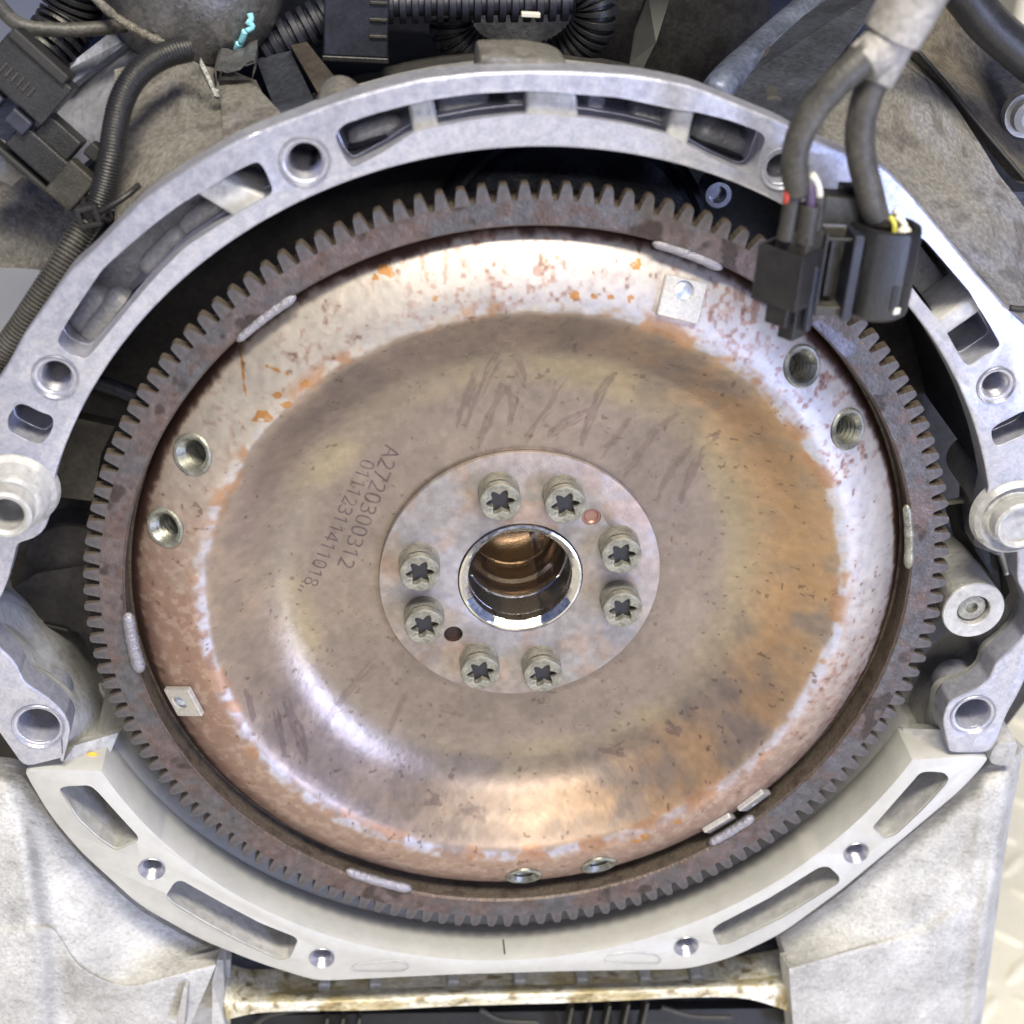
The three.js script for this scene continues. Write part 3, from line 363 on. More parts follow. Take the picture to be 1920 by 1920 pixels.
const plateColor = (u, v) => {
  const x = (u - 0.5) * PW, y = (v - 0.5) * PW, w1 = fbm(u, v, 9, 5, 201) - 0.5, w2 = fbm(u, v, 30, 4, 211) - 0.5, w3 = fbm(u, v, 120, 3, 221), w4 = fbm(u, v, 70, 3, 231);
  const R = Math.hypot(x, y) * 1000 + w1 * 3 + w2 * 3, th = Math.atan2(y, x) * 57.2958, dth = (a) => Math.abs(((th - a + 540) % 360) - 180);
  let c = mix([0.565, 0.505, 0.475], [0.615, 0.55, 0.51], ss(-0.15, 0.15, w1));                                       // wiped floor of the dish
  c = mix(c, [0.68, 0.61, 0.50], 0.8 * ss(78, 88, R) * ss(104, 92, R) * (0.35 + 0.65 * ss(-0.1, 0.12, w1)));                // yellowish band around the edge of the floor
  c = mix(c, [0.68, 0.595, 0.53], ss(93, 106, R) * (0.6 + 0.4 * ss(-0.1, 0.1, w2)));                                                                    // rolled shoulder
  c = mix(c, [0.80, 0.635, 0.47], 0.85 * ss(86, 106, R) * ss(95, 35, dth(-8)) * ss(-0.26, 0.14, w1 + 0.6 * w2));               // orange bloom at the right
  c = mix(c, [0.70, 0.565, 0.44], 0.55 * ss(94, 114, R) * ss(75, 20, dth(28)) * ss(-0.14, 0.18, w2 + w1 * 0.6));
  // crest and outer cone
  const cone = ss(120.5, 122, R);
  let a = mix([0.80, 0.745, 0.685], [0.80, 0.765, 0.755], ss(110, 40, dth(30)));
  a = mix(a, [0.68, 0.56, 0.50], ss(115, 60, dth(-105)) * ss(-0.25, 0.05, w1 + 0.25));
  a = mix(a, [0.64, 0.50, 0.435], 0.8 * ss(44, 14, dth(-160)) * ss(-0.1, 0.1, w1 + w2 * 0.6));
  const f2 = fbm(u, v, 150, 2, 231), f3 = fbm(u, v, 64, 2, 236);
  a = mix(a, [0.66, 0.49, 0.43], ss(0.5, 0.68, f2 * 0.7 + w4 * 0.3) * 0.6 * (0.3 + 0.9 * ss(0.4, 0.62, fbm(u, v, 12, 3, 239))) * (0.25 + 0.75 * ss(130, 40, dth(45))));    // red-brown freckles
  a = mix(a, [0.77, 0.72, 0.67], ss(0.5, 0.7, w3) * 0.3);
  c = mix(c, a, cone);
  const crest = ss(119.4, 121.4, R) * ss(126.4, 123.2, R);
  c = mix(c, [0.80, 0.79, 0.84], 0.85 * crest * ss(0.30, 0.58, f3 * 0.6 + w4 * 0.4) * (0.25 + 0.75 * Math.max(ss(95, 40, dth(25)), ss(100, 40, dth(-130)))));  // white corrosion line
  c = mix(c, [0.72, 0.53, 0.39], ss(117.5, 120.5, R) * ss(128, 122.5, R) * ss(0.50, 0.64, fbm(u, v, 26, 4, 246)) * 0.8);
  c = mix(c, [0.36, 0.255, 0.225], ss(144.2, 147, R - 2 * (w3 - 0.5) - w2 * 4));                                     // rust brown edge, with the shadow beside the ring gear painted in
  const red = ink(u, v, 0), let1 = ink(u, v, 1), rust = ink(u, v, 2);
  c = mix(c, [0.47, 0.395, 0.375], ss(0.12, 0.55, red * (0.1 + 1.2 * f2 + 0.9 * w4)) * 0.5);
  c = mix(c, [0.33, 0.26, 0.30], let1 * (0.35 + 0.8 * f2));
  c = mix(c, [0.74, 0.52, 0.30], ss(0.35, 0.9, rust * (0.1 + 1.7 * f2)));
  const dot = ss(0.72, 0.8, f2) * ss(0.5, 0.62, w4); c = mix(c, [0.4, 0.32, 0.27], dot * 0.5);
  const k = 0.93 + 0.16 * (w3 - 0.5) + 0.1 * w2; return [c[0] * k, c[1] * k, c[2] * k];
};
const plateRough = (u, v) => { const x = (u - 0.5) * PW, y = (v - 0.5) * PW, R = Math.hypot(x, y) * 1000, w1 = fbm(u, v, 12, 5, 261), w3 = fbm(u, v, 90, 3, 267); const r = 0.24 + 0.14 * w1 + 0.1 * (w3 - 0.5) + ss(117, 122, R) * 0.2; return [r, r, r]; };
const plateBump = (u, v) => { const w = fbm(u, v, 70, 3, 231), f = fbm(u, v, 200, 2, 271), x = (u - 0.5) * PW, y = (v - 0.5) * PW, R = Math.hypot(x, y) * 1000; const c = ss(119, 122, R); return g3(0.5 + c * 0.12 * (0.5 - ss(0.5, 0.65, w)) + 0.12 * (f - 0.5) + 0.4 * c * ss(128, 122, R) * (fbm(u, v, 40, 3, 277) - 0.5) - 0.12 * ink(u, v, 1)); };
M.plate = new THREE.MeshPhysicalMaterial({ clearcoat: 0.25, clearcoatRoughness: 0.28, map: texture(PN, plateColor), color: rgb(0.83, 0.86, 0.885), roughnessMap: texture(512, plateRough, false), roughness: 1, metalness: 0.6, bumpMap: texture(1024, plateBump, false), bumpScale: 0.00035 });
const RW = 0.336;
const ringColor = (u, v) => {
  const x = (u - 0.5) * RW, y = (v - 0.5) * RW, w1 = fbm(u, v, 14, 5, 301), w2 = fbm(u, v, 60, 4, 307), R = Math.hypot(x, y) * 1000;
  let c = mix([0.50, 0.45, 0.455], [0.44, 0.44, 0.465], ss(0.4, 0.6, w1)); c = mix(c, [0.47, 0.385, 0.36], ss(0.5, 0.68, w2) * 0.6); c = mix(c, [0.24, 0.2, 0.19], ss(0.64, 0.74, fbm(u, v, 30, 4, 311)) * 0.7);
  c = mix(c, [0.50, 0.42, 0.38], ss(151.2, 150.4, R) * (0.4 + 0.9 * w2));
  const q = (a, b, w) => { const dx = b[0] - a[0], dy = b[1] - a[1], t = Math.min(1, Math.max(0, ((x - a[0]) * dx + (y - a[1]) * dy) / (dx * dx + dy * dy))), d = Math.hypot(x - a[0] - t * dx, y - a[1] - t * dy); return ss(w, w * 0.6, d); };
  c = mix(c, [0.88, 0.63, 0.14], q([.1076,.1059], [.1169,.1157], 0.0014) * ss(0.36, 0.5, w2));
  c = mix(c, [0.62, 0.66, 0.82], q([.0967,.1164], [.1087,.1086], 0.0036) * 0.6);  // polished patch, its bluish shine put into the colour
  c = mix(c, [0.85, 0.5, 0.25], q([-.0951,.1341], [-.0938,.1334], 0.0016) * 0.8);
  const k = 0.9 + 0.3 * (fbm(u, v, 150, 2, 317) - 0.5); return [c[0] * k, c[1] * k, c[2] * k];
};
M.ring = mat({ map: texture(1024, ringColor), color: rgb(0.64, 0.615, 0.61), metalness: 0.35, roughness: 0.5, bumpMap: rep(TEX.fine, 6), bumpScale: 0.0003 });
M.ringSide = mat({ color: rgb(0.40, 0.34, 0.31), metalness: 0.3, roughness: 0.5, map: rep(TEX.grime, 14), bumpMap: rep(TEX.fine, 18), bumpScale: 0.0002 });
M.toothSide = M.ringSide;
M.shadedRustHole = mat({ color: rgb(0.12, 0.06, 0.05), roughness: 0.6, map: rep(TEX.grime, 40) });  // rust brown, darkened in the colour for the shade inside the pin hole
M.hub = mat({ map: texture(512, (u, v) => { const w1 = fbm(u, v, 6, 5, 331), w2 = fbm(u, v, 40, 4, 337); let c = mix([0.655, 0.61, 0.59], [0.63, 0.61, 0.615], ss(0.42, 0.58, w1)); c = mix(c, [0.68, 0.54, 0.45], ss(0.56, 0.70, fbm(u, v, 9, 4, 341)) * 0.35); const k = 0.9 + 0.25 * (w2 - 0.5); return [c[0] * k, c[1] * k, c[2] * k]; }), metalness: 0.4, roughness: 0.45, bumpMap: rep(TEX.fine, 4), bumpScale: 0.00008 });
function planarUV(g, w) { const p = g.attributes.position, uv = new Float32Array(p.count * 2); for (let i = 0; i < p.count; i++) { uv[2 * i] = p.getX(i) / w + 0.5; uv[2 * i + 1] = p.getY(i) / w + 0.5; } g.setAttribute('uv', new THREE.BufferAttribute(uv, 2)); return g; }

const insertSpots = [[153.9, -1], [167.3, -1], [47.4, -1], [33.9, -1], [273.9, -1], [287.3, -1]].map(([a]) => { const t = a * Math.PI / 180; return [0.1378 * Math.cos(t), 0.1378 * Math.sin(t)]; });
{
  const loop = [...fineProfile, [0.1476, -0.017], ...fineProfile.slice().reverse().map(([r, z]) => [Math.max(0.0226, r - (r > 0.1 ? 0.0012 : 0)), z - 0.0022])].filter((p, i, a) => !i || Math.hypot(p[0] - a[i - 1][0], p[1] - a[i - 1][1]) > 1e-5); loop.push(loop[0]);
  let g = new THREE.LatheGeometry(V2(loop), 192); g.rotateX(Math.PI / 2); g.scale(1, -1, 1);
  const ix = g.index.array; for (let i = 0; i < ix.length; i += 3) { const t = ix[i]; ix[i] = ix[i + 1]; ix[i + 1] = t; } g.computeVertexNormals();
  let body = new Brush(g); body.updateMatrixWorld(); const ev = new Evaluator(); ev.useGroups = false;
  const cuts = mergeGeometries(insertSpots.map(([x, y]) => { const cut = onPlate(new THREE.Object3D(), x, y); cut.updateMatrix(); return new THREE.CylinderGeometry(0.0079, 0.0079, 0.03, 40).rotateX(Math.PI / 2).applyMatrix4(cut.matrix); }));
  const cutter = new Brush(cuts); cutter.updateMatrixWorld(); body = ev.evaluate(body, cutter, SUBTRACTION);
  mesh('drive_plate', planarUV(body.geometry, PW), M.plate, wheel, false);
}
const insertProfile = [[0.0056, 0.0004], [0.0062, 0.0012], [0.0072, 0.0013], [0.0079, 0.0008], [0.0079, -0.013], [0.0001, -0.013], [0.0001, -0.0118]]; for (let k = 10; k >= 0; k--) insertProfile.push([0.0056 - (k % 2 ? 0 : 0.0007), -0.0008 - k * 0.0011]);
insertProfile.push([0.0056, 0.0004]);
const insertGeo = boxUV(latheZ(insertProfile, 40));
for (const [x, y] of insertSpots) onPlate(mesh('threaded_insert', insertGeo, M.insert, wheel, false), x, y, -0.0007);
{ // ring gear with its 144 teeth
  const ring = mesh('ring_gear', planarUV(latheZ([[0.1504, -0.0008], [0.1510, 0], [0.1592, 0]], 432), RW), M.ring, wheel, false);
  const sides = latheZ([[0.1592, -0.00001], [0.1592, -0.0116], [0.1502, -0.0118], [0.1502, -0.0010], [0.1504, -0.0008]], 432); { const p = sides.attributes.position, uv = []; for (let i = 0; i < p.count; i++) uv.push(Math.atan2(p.getY(i), p.getX(i)) * 0.155, p.getZ(i) + Math.hypot(p.getX(i), p.getY(i))); sides.setAttribute('uv', new THREE.Float32BufferAttribute(uv, 2)); }
  mesh('rim_side', sides, M.ringSide, ring, false);
  const prof = [[-0.0027, 0.15922], [-0.00245, 0.1600], [-0.00215, 0.1612], [-0.00185, 0.1628], [-0.0016, 0.1641], [-0.00125, 0.1650], [-0.0008, 0.1653], [0.0008, 0.1653], [0.00125, 0.1650], [0.0016, 0.1641], [0.00185, 0.1628], [0.00215, 0.1612], [0.00245, 0.1600], [0.0027, 0.15922]];
  const phase = 94.0, gs = [0, 1, 2].map((v) => planarUV(slab(prof.map(([x, y]) => [x * (1 + 0.04 * (v - 1)), y - 0.00015 * v * (y > 0.164 ? 1 : 0)]), [], -0.0048, 0, 0, 1), RW));
  for (let i = 0; i < 144; i++) { const o = mesh('tooth', gs[Math.floor(hash(i, 3, 5) * 3)], [M.ring, M.toothSide], ring, false); o.rotation.z = (phase - 90 + i * 2.5) * Math.PI / 180; }
}
mesh('weld_flange', latheZ([[0.1455, -0.0122], [0.1588, -0.0122], [0.1588, -0.0148], [0.1455, -0.0148], [0.1455, -0.0122]], 160), M.ringSide, wheel);
// beads of weld between plate and gear
function bead(a, b, r, w, h, z) { const A = ang(a), B = ang(b), pts = []; for (let i = 0; i <= 10; i++) { const t = A + (B - A) * i / 10; pts.push([r * Math.cos(t), r * Math.sin(t), z]); } return sweep(pts, (s, t) => w * Math.sqrt(Math.max(0.03, 1 - (2 * t - 1) ** 8)) * (0.88 + 0.3 * fbm(t, 0.3, 16, 3, 401)), 90, 14, h); }
mesh('weld_bead', bead([-.1488,-.0068], [-.1462,-.0339], 0.1497, 0.0026, 1, -0.0006), M.weld, wheel);
mesh('weld_bead', bead([-.1071,.1046], [-.0868,.1217], 0.1500, 0.0017, 1, -0.0006), M.weld, wheel);
mesh('weld_bead', bead([-.0652,-.132], [-.0368,-.1404], 0.1492, 0.0021, 1, -0.0008), M.weld, wheel);
mesh('weld_bead', bead([.0336,.1445], [.0589,.1357], 0.1494, 0.0017, 1, -0.001), M.weld, wheel);
mesh('weld_bead', bead([.1404,.0446], [.1457,.0168], 0.1498, 0.0019, 1, -0.0012), M.insert, wheel);
mesh('weld_bead', bead([.0874,-.1203], [.105,-.1059], 0.1490, 0.0020, 1, -0.0014), M.weld, wheel);
// balance tabs
function tab(x, y, w, h, spin, rivet, lift = 0.0011) {
  const t = mesh('balance_tab', slab(round([[-w / 2, -h / 2], [w / 2, -h / 2], [w / 2, h / 2], [-w / 2, h / 2]], 0.0006, 2), [circle(rivet[0], rivet[1], rivet[2] * 1.0, 20)], -0.0014, 0.0009, 0.0003, 1), M.tab, wheel); onPlate(t, x, y, lift, spin);
  const r = mesh('rivet', latheZ([[0.0001, 0.0006], [rivet[2] * 0.45, 0.0005], [rivet[2] * 0.75, -0.0002], [rivet[2] * 0.99, -0.0006], [rivet[2] * 0.99, -0.0013], [0.0001, -0.0013]], 24), M.tabRivet, t); r.position.set(rivet[0], rivet[1], 0);
}
tab(.0456,.1262, 0.0155, 0.0145, 0.12, [0, 0.003, 0.0034]);
tab(-.1294,-.0466, 0.0135, 0.0125, 0.05, [0, 0.0016, 0.0029]);
tab(.0909,-.1109, 0.0135, 0.0095, 0, [0.001, 0.001, 0.002], 0.0012);
tab(.1039,-.0983, 0.0135, 0.0095, 0, [0.001, 0.001, 0.002], 0.0012);
{ // hub plate and its eight bolts
  const pin = [.0256,.028], hole = [-.0251,-.0267];
  const hub = mesh('hub_plate', planarUV(slab(circle(0, 0, 0.0553, 160), [circle(0, 0, 0.0246, 80), circle(...pin, 0.0037, 28), circle(...hole, 0.0037, 28)], -0.0209, -0.018, 0.0004, 2), 0.112), M.hub, wheel, false);
  mesh('locating_pin', latheZ([[0.0001, -0.0196], [0.0024, -0.0196], [0.0030, -0.0188], [0.0036, -0.0188], [0.0036, -0.0208], [0.0001, -0.0208]], 28), M.copper, wheel).position.set(...pin, 0);
  mesh('pin_hole', latheZ([[0.0001, -0.0206], [0.0034, -0.0205], [0.00365, -0.0186], [0.00365, -0.0209], [0.0001, -0.0209]], 28), M.shadedRustHole, wheel).position.set(...hole, 0);
  const star = []; for (let i = 0; i < 72; i++) { const a = i / 72 * 2 * Math.PI, c = Math.cos(6 * a), r = 0.0044 + 0.0011 * (Math.asin(c * 0.97) / 1.34); star.push([r * Math.cos(a), r * Math.sin(a)]); }
  const R = 0.0079, head = mergeGeometries([slab(circle(0, 0, R - 0.0001, 48), [star], 0.0066, 0.0104, 0.0007, 3), toCreasedNormals(new THREE.CylinderGeometry(R, R, 0.0062, 48, 1).rotateX(Math.PI / 2).translate(0, 0, 0.0031), 0.6)].map((g) => { const h = g.index ? g.toNonIndexed() : g; return boxUV(h); }));
  const sock = boxUV(slab(star.map(([x, y]) => [x * 0.97, y * 0.97]), [], 0.0060, 0.0070, 0.0001, 1));
  [70.6, 105.8, 169.3, 204.0, 249.6, 285.6, 348.9, 24.4].forEach((a, i) => {
    const b = mesh('hub_bolt', head, M.bolt, wheel, false), t = a * Math.PI / 180; b.position.set(0.0408 * Math.cos(t), 0.0408 * Math.sin(t), -0.018); b.rotation.z = 0.1 + 0.16 * hash(i, 1, 1);
    mesh('bolt_socket', sock, M.socket, b, false);
  });
}
// ---------- crankshaft end in the middle of the hub ----------
{
  const c = thing('crankshaft', 'bright turned crankshaft end with a stepped oily bore in the hub centre', 'crankshaft', [0, 0, 0]);
  mesh('bore_rim', latheZ([[0.0204, -0.0235], [0.0206, -0.0196], [0.0222, -0.0176], [0.0232, -0.0171], [0.0241, -0.0174], [0.0243, -0.0185], [0.0243, -0.03], [0.0204, -0.03], [0.0204, -0.0235]], 120), M.steelBright, c);
  mesh('bore_wall', latheZ([[0.0001, -0.075], [0.0165, -0.075], [0.0168, -0.058], [0.0172, -0.0575], [0.0180, -0.056], [0.0182, -0.047], [0.0186, -0.0465], [0.0194, -0.0455], [0.0196, -0.037], [0.0199, -0.0365], [0.0238, -0.0365], [0.0238, -0.08], [0.0001, -0.08]], 120), M.bore, c);
  mesh('bore_step', latheZ([[0.0199, -0.0364], [0.02035, -0.036], [0.02035, -0.0238], [0.0238, -0.0238], [0.0238, -0.0364], [0.0199, -0.0364]], 120), M.boreSteel, c);
}

// ---------- spacer sleeve with a screw, right of the gear ----------
{
  const s = thing('spacer_sleeve', 'grey aluminium spacer tube with white end face and screw, right of the gear', 'spacer', [.1795,-.0024,-.002]);
  mesh('tube', latheZ([[0.0066, -0.012], [0.0066, -0.0004], [0.0070, 0], [0.0122, 0], [0.0126, -0.0006], [0.0122, -0.008], [0.0112, -0.03], [0.0108, -0.062], [0.0066, -0.062], [0.0066, -0.012]], 48), M.castFine, s);
  const b = mesh('screw', latheZ([[0.0001, -0.0042], [0.0024, -0.0042], [0.0024, -0.0022], [0.0054, -0.0022], [0.006, -0.0028], [0.006, -0.011], [0.0001, -0.011]], 32), M.bolt, s);
  mesh('washer_face', latheZ([[0.0061, -0.0048], [0.0066, -0.0048], [0.0066, -0.011], [0.0061, -0.011]], 32), M.black, s);
  const p = thing('guard_plate', 'thin bent plate with a pale edge behind the spacer tube right of the gear', 'plate');
  mesh('sheet', prism([[.1746,.0249,-.04],[.1839,.0268,-.04],[.1951,.0175,-.036],[.1985,.0045,-.026],[.2013,-.0045,-.02],[.1995,-.0097,-.02],[.1951,-.0006,-.026],[.1829,.0075,-.042]], [0, 0, -0.0015]), M.plasticDusty, p);
  mesh('edge', sweep([[.1736,.0259,-.039],[.1842,.0269,-.039],[.1937,.0181,-.035],[.1977,.0077,-.027],[.1993,.0024,-.022]], (s, t) => 0.0011 + 0.0006 * Math.sin(t * 3.14), 40, 10), mat({ color: rgb(0.5, 0.47, 0.34), metalness: 0.4, roughness: 0.45 }), p);
}

// ---------- connectors hanging in front of the flange ----------
{
  const c = thing('plug_connector', 'black stepped square plug with an open collar and grey cable in front of the flange', 'connector', [.0691,.1609,.046]);
  const B = (name, w, h, d, x, y, z, m = M.plastic, r = 0.0006) => mesh(name, put(box(w, h, d, r), x, y, z), m, c);
  c.rotation.y = 0.78;
  const shell = (name, w, h, d, t, x, y, z, m) => mesh(name, mergeGeometries([put(box(w, h, t, 0.0003), x, y, z + d / 2 - t / 2), put(box(w, h, t, 0.0003), x, y, z - d / 2 + t / 2), put(box(t, h, d - 2 * t, 0.0003), x + w / 2 - t / 2, y, z), put(box(t, h, d - 2 * t, 0.0003), x - w / 2 + t / 2, y, z), put(box(w - t, 0.001, d - t, 0.0002), x, y - h * 0.2, z)].map((g) => g.index ? g.toNonIndexed() : g)), m, c);
  B('collar', 0.0105, 0.009, 0.0115, 0.0022, 0.0025, 0.0012, M.plasticDusty);
  shell('housing', 0.0135, 0.0185, 0.0165, 0.0012, 0, -0.0075, 0, M.plastic);
  B('latch', 0.007, 0.024, 0.006, 0.0015, -0.0165, 0.0035, M.plastic);
  B('guide_rib', 0.003, 0.022, 0.0022, 0.0032, -0.0145, 0.0078, M.plasticBlue);
  B('housing_block', 0.008, 0.016, 0.008, -0.0015, -0.0155, 0.001, M.plastic);
  for (const [x, z, h, q] of [[-0.0003, 0.0042, 0.0102, 0.0033], [-0.0024, -0.0012, 0.0122, 0.0028], [0.0052, 0.0036, 0.0118, 0.0026]]) mesh('wire_tube', lathe([[q - 0.0009, 0.003], [q - 0.0009, h - 0.0003], [q - 0.0006, h], [q - 0.0001, h], [q, h - 0.0004], [q, -0.002], [q - 0.0009, -0.002], [q - 0.0009, 0.003]], 28).translate(x, 0.006, z), M.plasticDusty, c);
  mesh('wire', hose([[-0.0003, 0.010, 0.0042], [0, 0.0165, 0.0040], [0.0008, 0.0215, 0.0026]], 0.0016, 12), M.violet, c); mesh('wire', hose([[-0.0024, 0.012, -0.0012], [-0.0040, 0.0172, -0.0018], [-0.0046, 0.0200, -0.0014], [-0.0020, 0.0235, 0.0002]], 0.0015, 12), M.red, c); mesh('wire', hose([[0.0052, 0.012, 0.0036], [0.0052, 0.0182, 0.0036], [0.0036, 0.0225, 0.0026], [0.0018, 0.0245, 0.0018]], 0.0013, 12), M.white, c);
  const k = thing('cable', 'left dark grey cable curving down into the stepped square plug', 'cable');
  mesh('sheath', sweep([[.0891,.2281,.044],[.0853,.225,.046],[.0784,.2193,.048],[.072,.2122,.049],[.0675,.2048,.049],[.065,.1971,.049],[.0649,.19,.049],[.0663,.1847,.048],[.0678,.1799,.047]], (s, t) => 0.0052 - 0.0013 * t, 60, 20), M.rubber, k);
  mesh('taped_end', sweep([[.0653,.1882,.0486],[.0663,.1847,.048],[.0672,.182,.0474]], (s, t) => 0.0044 - 0.0004 * t, 16, 18), M.rubber, k);
}
{
  const c = thing('round_connector', 'black round plug with a keyed side and pale wires, right of the stepped plug', 'connector', [.1003,.1691,.04]);
  mesh('barrel', lathe([[0.0001, -0.030], [0.0095, -0.030], [0.0112, -0.0285], [0.0115, -0.027], [0.0113, -0.0015], [0.0110, -0.0003], [0.0104, 0], [0.0092, 0], [0.0088, -0.0006], [0.0086, -0.004], [0.0001, -0.004]], 56), M.plastic, c);
  mesh('inner_collar', lathe([[0.0062, -0.0035], [0.0062, -0.0012], [0.0066, -0.0008], [0.0076, -0.0008], [0.0080, -0.0012], [0.0080, -0.0035]], 40), M.plasticDusty, c);
  for (const a of [0.25, 0.62, 1.5]) { const s = mesh('window_slot', put(box(0.002, 0.008, 0.0012, 0.0003), 0, -0.021, 0.0113), M.black, c); s.rotation.y = a; }
  mesh('slot_catch', put(box(0.0026, 0.0022, 0.0012, 0.0003), 0, -0.0255, 0.0114), M.white, c).rotation.y = 0.42;
  const key = (name, w, h, d, x, y, z, m) => mesh(name, put(box(w, h, d, 0.0005), x, y, z, 0), m, c);
  key('keyed_side', 0.0032, 0.0285, 0.0115, -0.0112, -0.0155, 0.0045, M.plasticBlue);  // blue here is bluish light painted onto one side of the black plug
  key('latch_wall', 0.0085, 0.0012, 0.0015, -0.0165, -0.0035, 0.007, M.plastic); key('latch_wall', 0.009, 0.0275, 0.0013, -0.0165, -0.0155, -0.0005, M.plasticDusty); key('latch_wall', 0.0013, 0.0275, 0.008, -0.0208, -0.0155, 0.0035, M.plastic); key('latch_bar', 0.009, 0.003, 0.0085, -0.0165, -0.0275, 0.0035, M.plasticDusty); key('latch_bar', 0.0035, 0.02, 0.003, -0.0165, -0.014, 0.0025, M.plastic);
  key('cover_frame', 0.014, 0.0012, 0.009, -0.014, 0.0068, -0.006, M.plasticDusty); key('cover_frame', 0.0125, 0.009, 0.0012, -0.0145, 0.0028, -0.0018, M.plasticDusty); key('cover_frame', 0.0012, 0.009, 0.009, -0.0205, 0.0028, -0.006, M.plastic); key('cover_frame', 0.0012, 0.009, 0.009, -0.0083, 0.0028, -0.006, M.plastic); key('cover_hood', 0.008, 0.006, 0.006, -0.0105, 0.0065, -0.0085, M.plastic);
  mesh('wire', hose([[0.002, -0.004, 0.003], [0.0015, 0.0005, 0.0028], [0.0002, 0.0025, 0.001]], 0.0009, 12), M.yellow, c);
  mesh('wire', hose([[0.0052, -0.004, 0.0022], [0.0048, 0.0005, 0.0026], [0.0022, 0.0028, 0.001]], 0.0011, 12), M.white, c); mesh('wire', hose([[0.0050, -0.004, -0.001], [0.0046, 0.002, -0.0008], [0.0018, 0.004, -0.0004]], 0.0011, 12), M.white, c);
  mesh('seal', put(new THREE.SphereGeometry(0.0024, 14, 10), 0.0045, -0.0015, 0.0048), M.white, c);
  const k = thing('cable', 'right grey cable hanging straight down into the round plug', 'cable');
  mesh('sheath', sweep([[.0913,.2256,.042],[.0888,.2194,.043],[.086,.2123,.044],[.085,.205,.044],[.0854,.1968,.044],[.0882,.1883,.043],[.0921,.1796,.042],[.0963,.1707,.04]], (s, t) => 0.0048 - 0.0004 * t, 60, 20), M.rubber, k);
}
{
  const c = thing('cable_conduit', 'pale grey taped conduit entering from the top where the two cables join', 'conduit');
  mesh('conduit', sweep([[.0993,.2524,.044],[.0955,.2432,.044],[.0923,.2346,.044],[.0899,.2278,.0435]], (s, t) => 0.0098 - 0.0006 * t, 40, 24), M.tape, c);
  mesh('branch_sleeve', sweep([[.0914,.2313,.043],[.0872,.2253,.045],[.081,.2203,.047]], (s, t) => 0.0075 - 0.0015 * t, 20, 20), M.tape, c);
  mesh('branch_sleeve', sweep([[.0922,.2301,.041],[.0895,.2218,.043],[.087,.214,.044]], (s, t) => 0.0072 - 0.0018 * t, 20, 20), M.tape, c);
}

// ---------- upper left: castings, hoses, plugs ----------
{
  const h = thing('cylinder_head', 'dirty grey brown casting rising behind the flange at upper left', 'engine casting');
  mesh('casting', patch([
    [[-.1538,.1788,-.07],[-.1377,.1833,-.07],[-.1297,.1844,-.075],[-.1197,.1802,-.08],[-.1121,.1773,-.08],[-.1045,.1742,-.082]],
    [[-.1521,.1665,-.052],[-.136,.1716,-.05],[-.1275,.1743,-.048],[-.1206,.173,-.054],[-.1123,.1741,-.055],[-.0986,.1715,-.06]],
    [[-.1504,.153,-.034],[-.1381,.1616,-.032],[-.126,.1673,-.03],[-.1161,.1696,-.03],[-.1052,.1728,-.03],[-.0926,.1761,-.03]],
    [[-.1494,.1386,-.02],[-.1407,.1462,-.018],[-.1315,.1541,-.018],[-.1206,.1628,-.018],[-.1081,.1715,-.018],[-.0895,.1804,-.018]]], 0.02, [0, -0.5, -1], 50, 40, 0.002, 31), M.grime, h);
  mesh('side_panel', patch([[[-.1816,.1608,-.09],[-.1695,.1727,-.092],[-.154,.1805,-.095],[-.1347,.1846,-.098]], [[-.1766,.1538,-.08],[-.1646,.1622,-.08],[-.1506,.1726,-.08],[-.1332,.1792,-.08]], [[-.1704,.1421,-.06],[-.1585,.1524,-.06],[-.1468,.1626,-.06],[-.1334,.169,-.06]]], 0.01, [0, -0.4, -1], 30, 20, 0.001, 33), M.castFine.clone(), h).material.color.setRGB(0.3, 0.31, 0.37);
  mesh('lower_casting', patch([
    [[-.2121,.1433,-.09],[-.1957,.1397,-.084],[-.1814,.136,-.078],[-.1657,.1316,-.062],[-.1557,.1337,-.045]],
    [[-.2099,.1321,-.074],[-.194,.1299,-.07],[-.1793,.1281,-.062],[-.1664,.1269,-.052],[-.158,.129,-.04]],
    [[-.209,.1191,-.064],[-.1928,.1211,-.06],[-.1804,.1206,-.054],[-.1697,.1198,-.046],[-.1628,.1216,-.038]],
    [[-.2094,.1061,-.06],[-.1951,.1077,-.056],[-.1843,.1097,-.05],[-.1757,.1108,-.044],[-.1687,.1125,-.036]]], 0.03, [0, -0.3, -1], 40, 30, 0.002, 35), M.grime, h);
  mesh('flange_web', prism([[-.1163,.1792,-.06],[-.1127,.1827,-.062],[-.1051,.1797,-.06],[-.0906,.176,-.024],[-.1118,.1695,-.02]], [0, -0.004, -0.012]), M.grime, h);
}
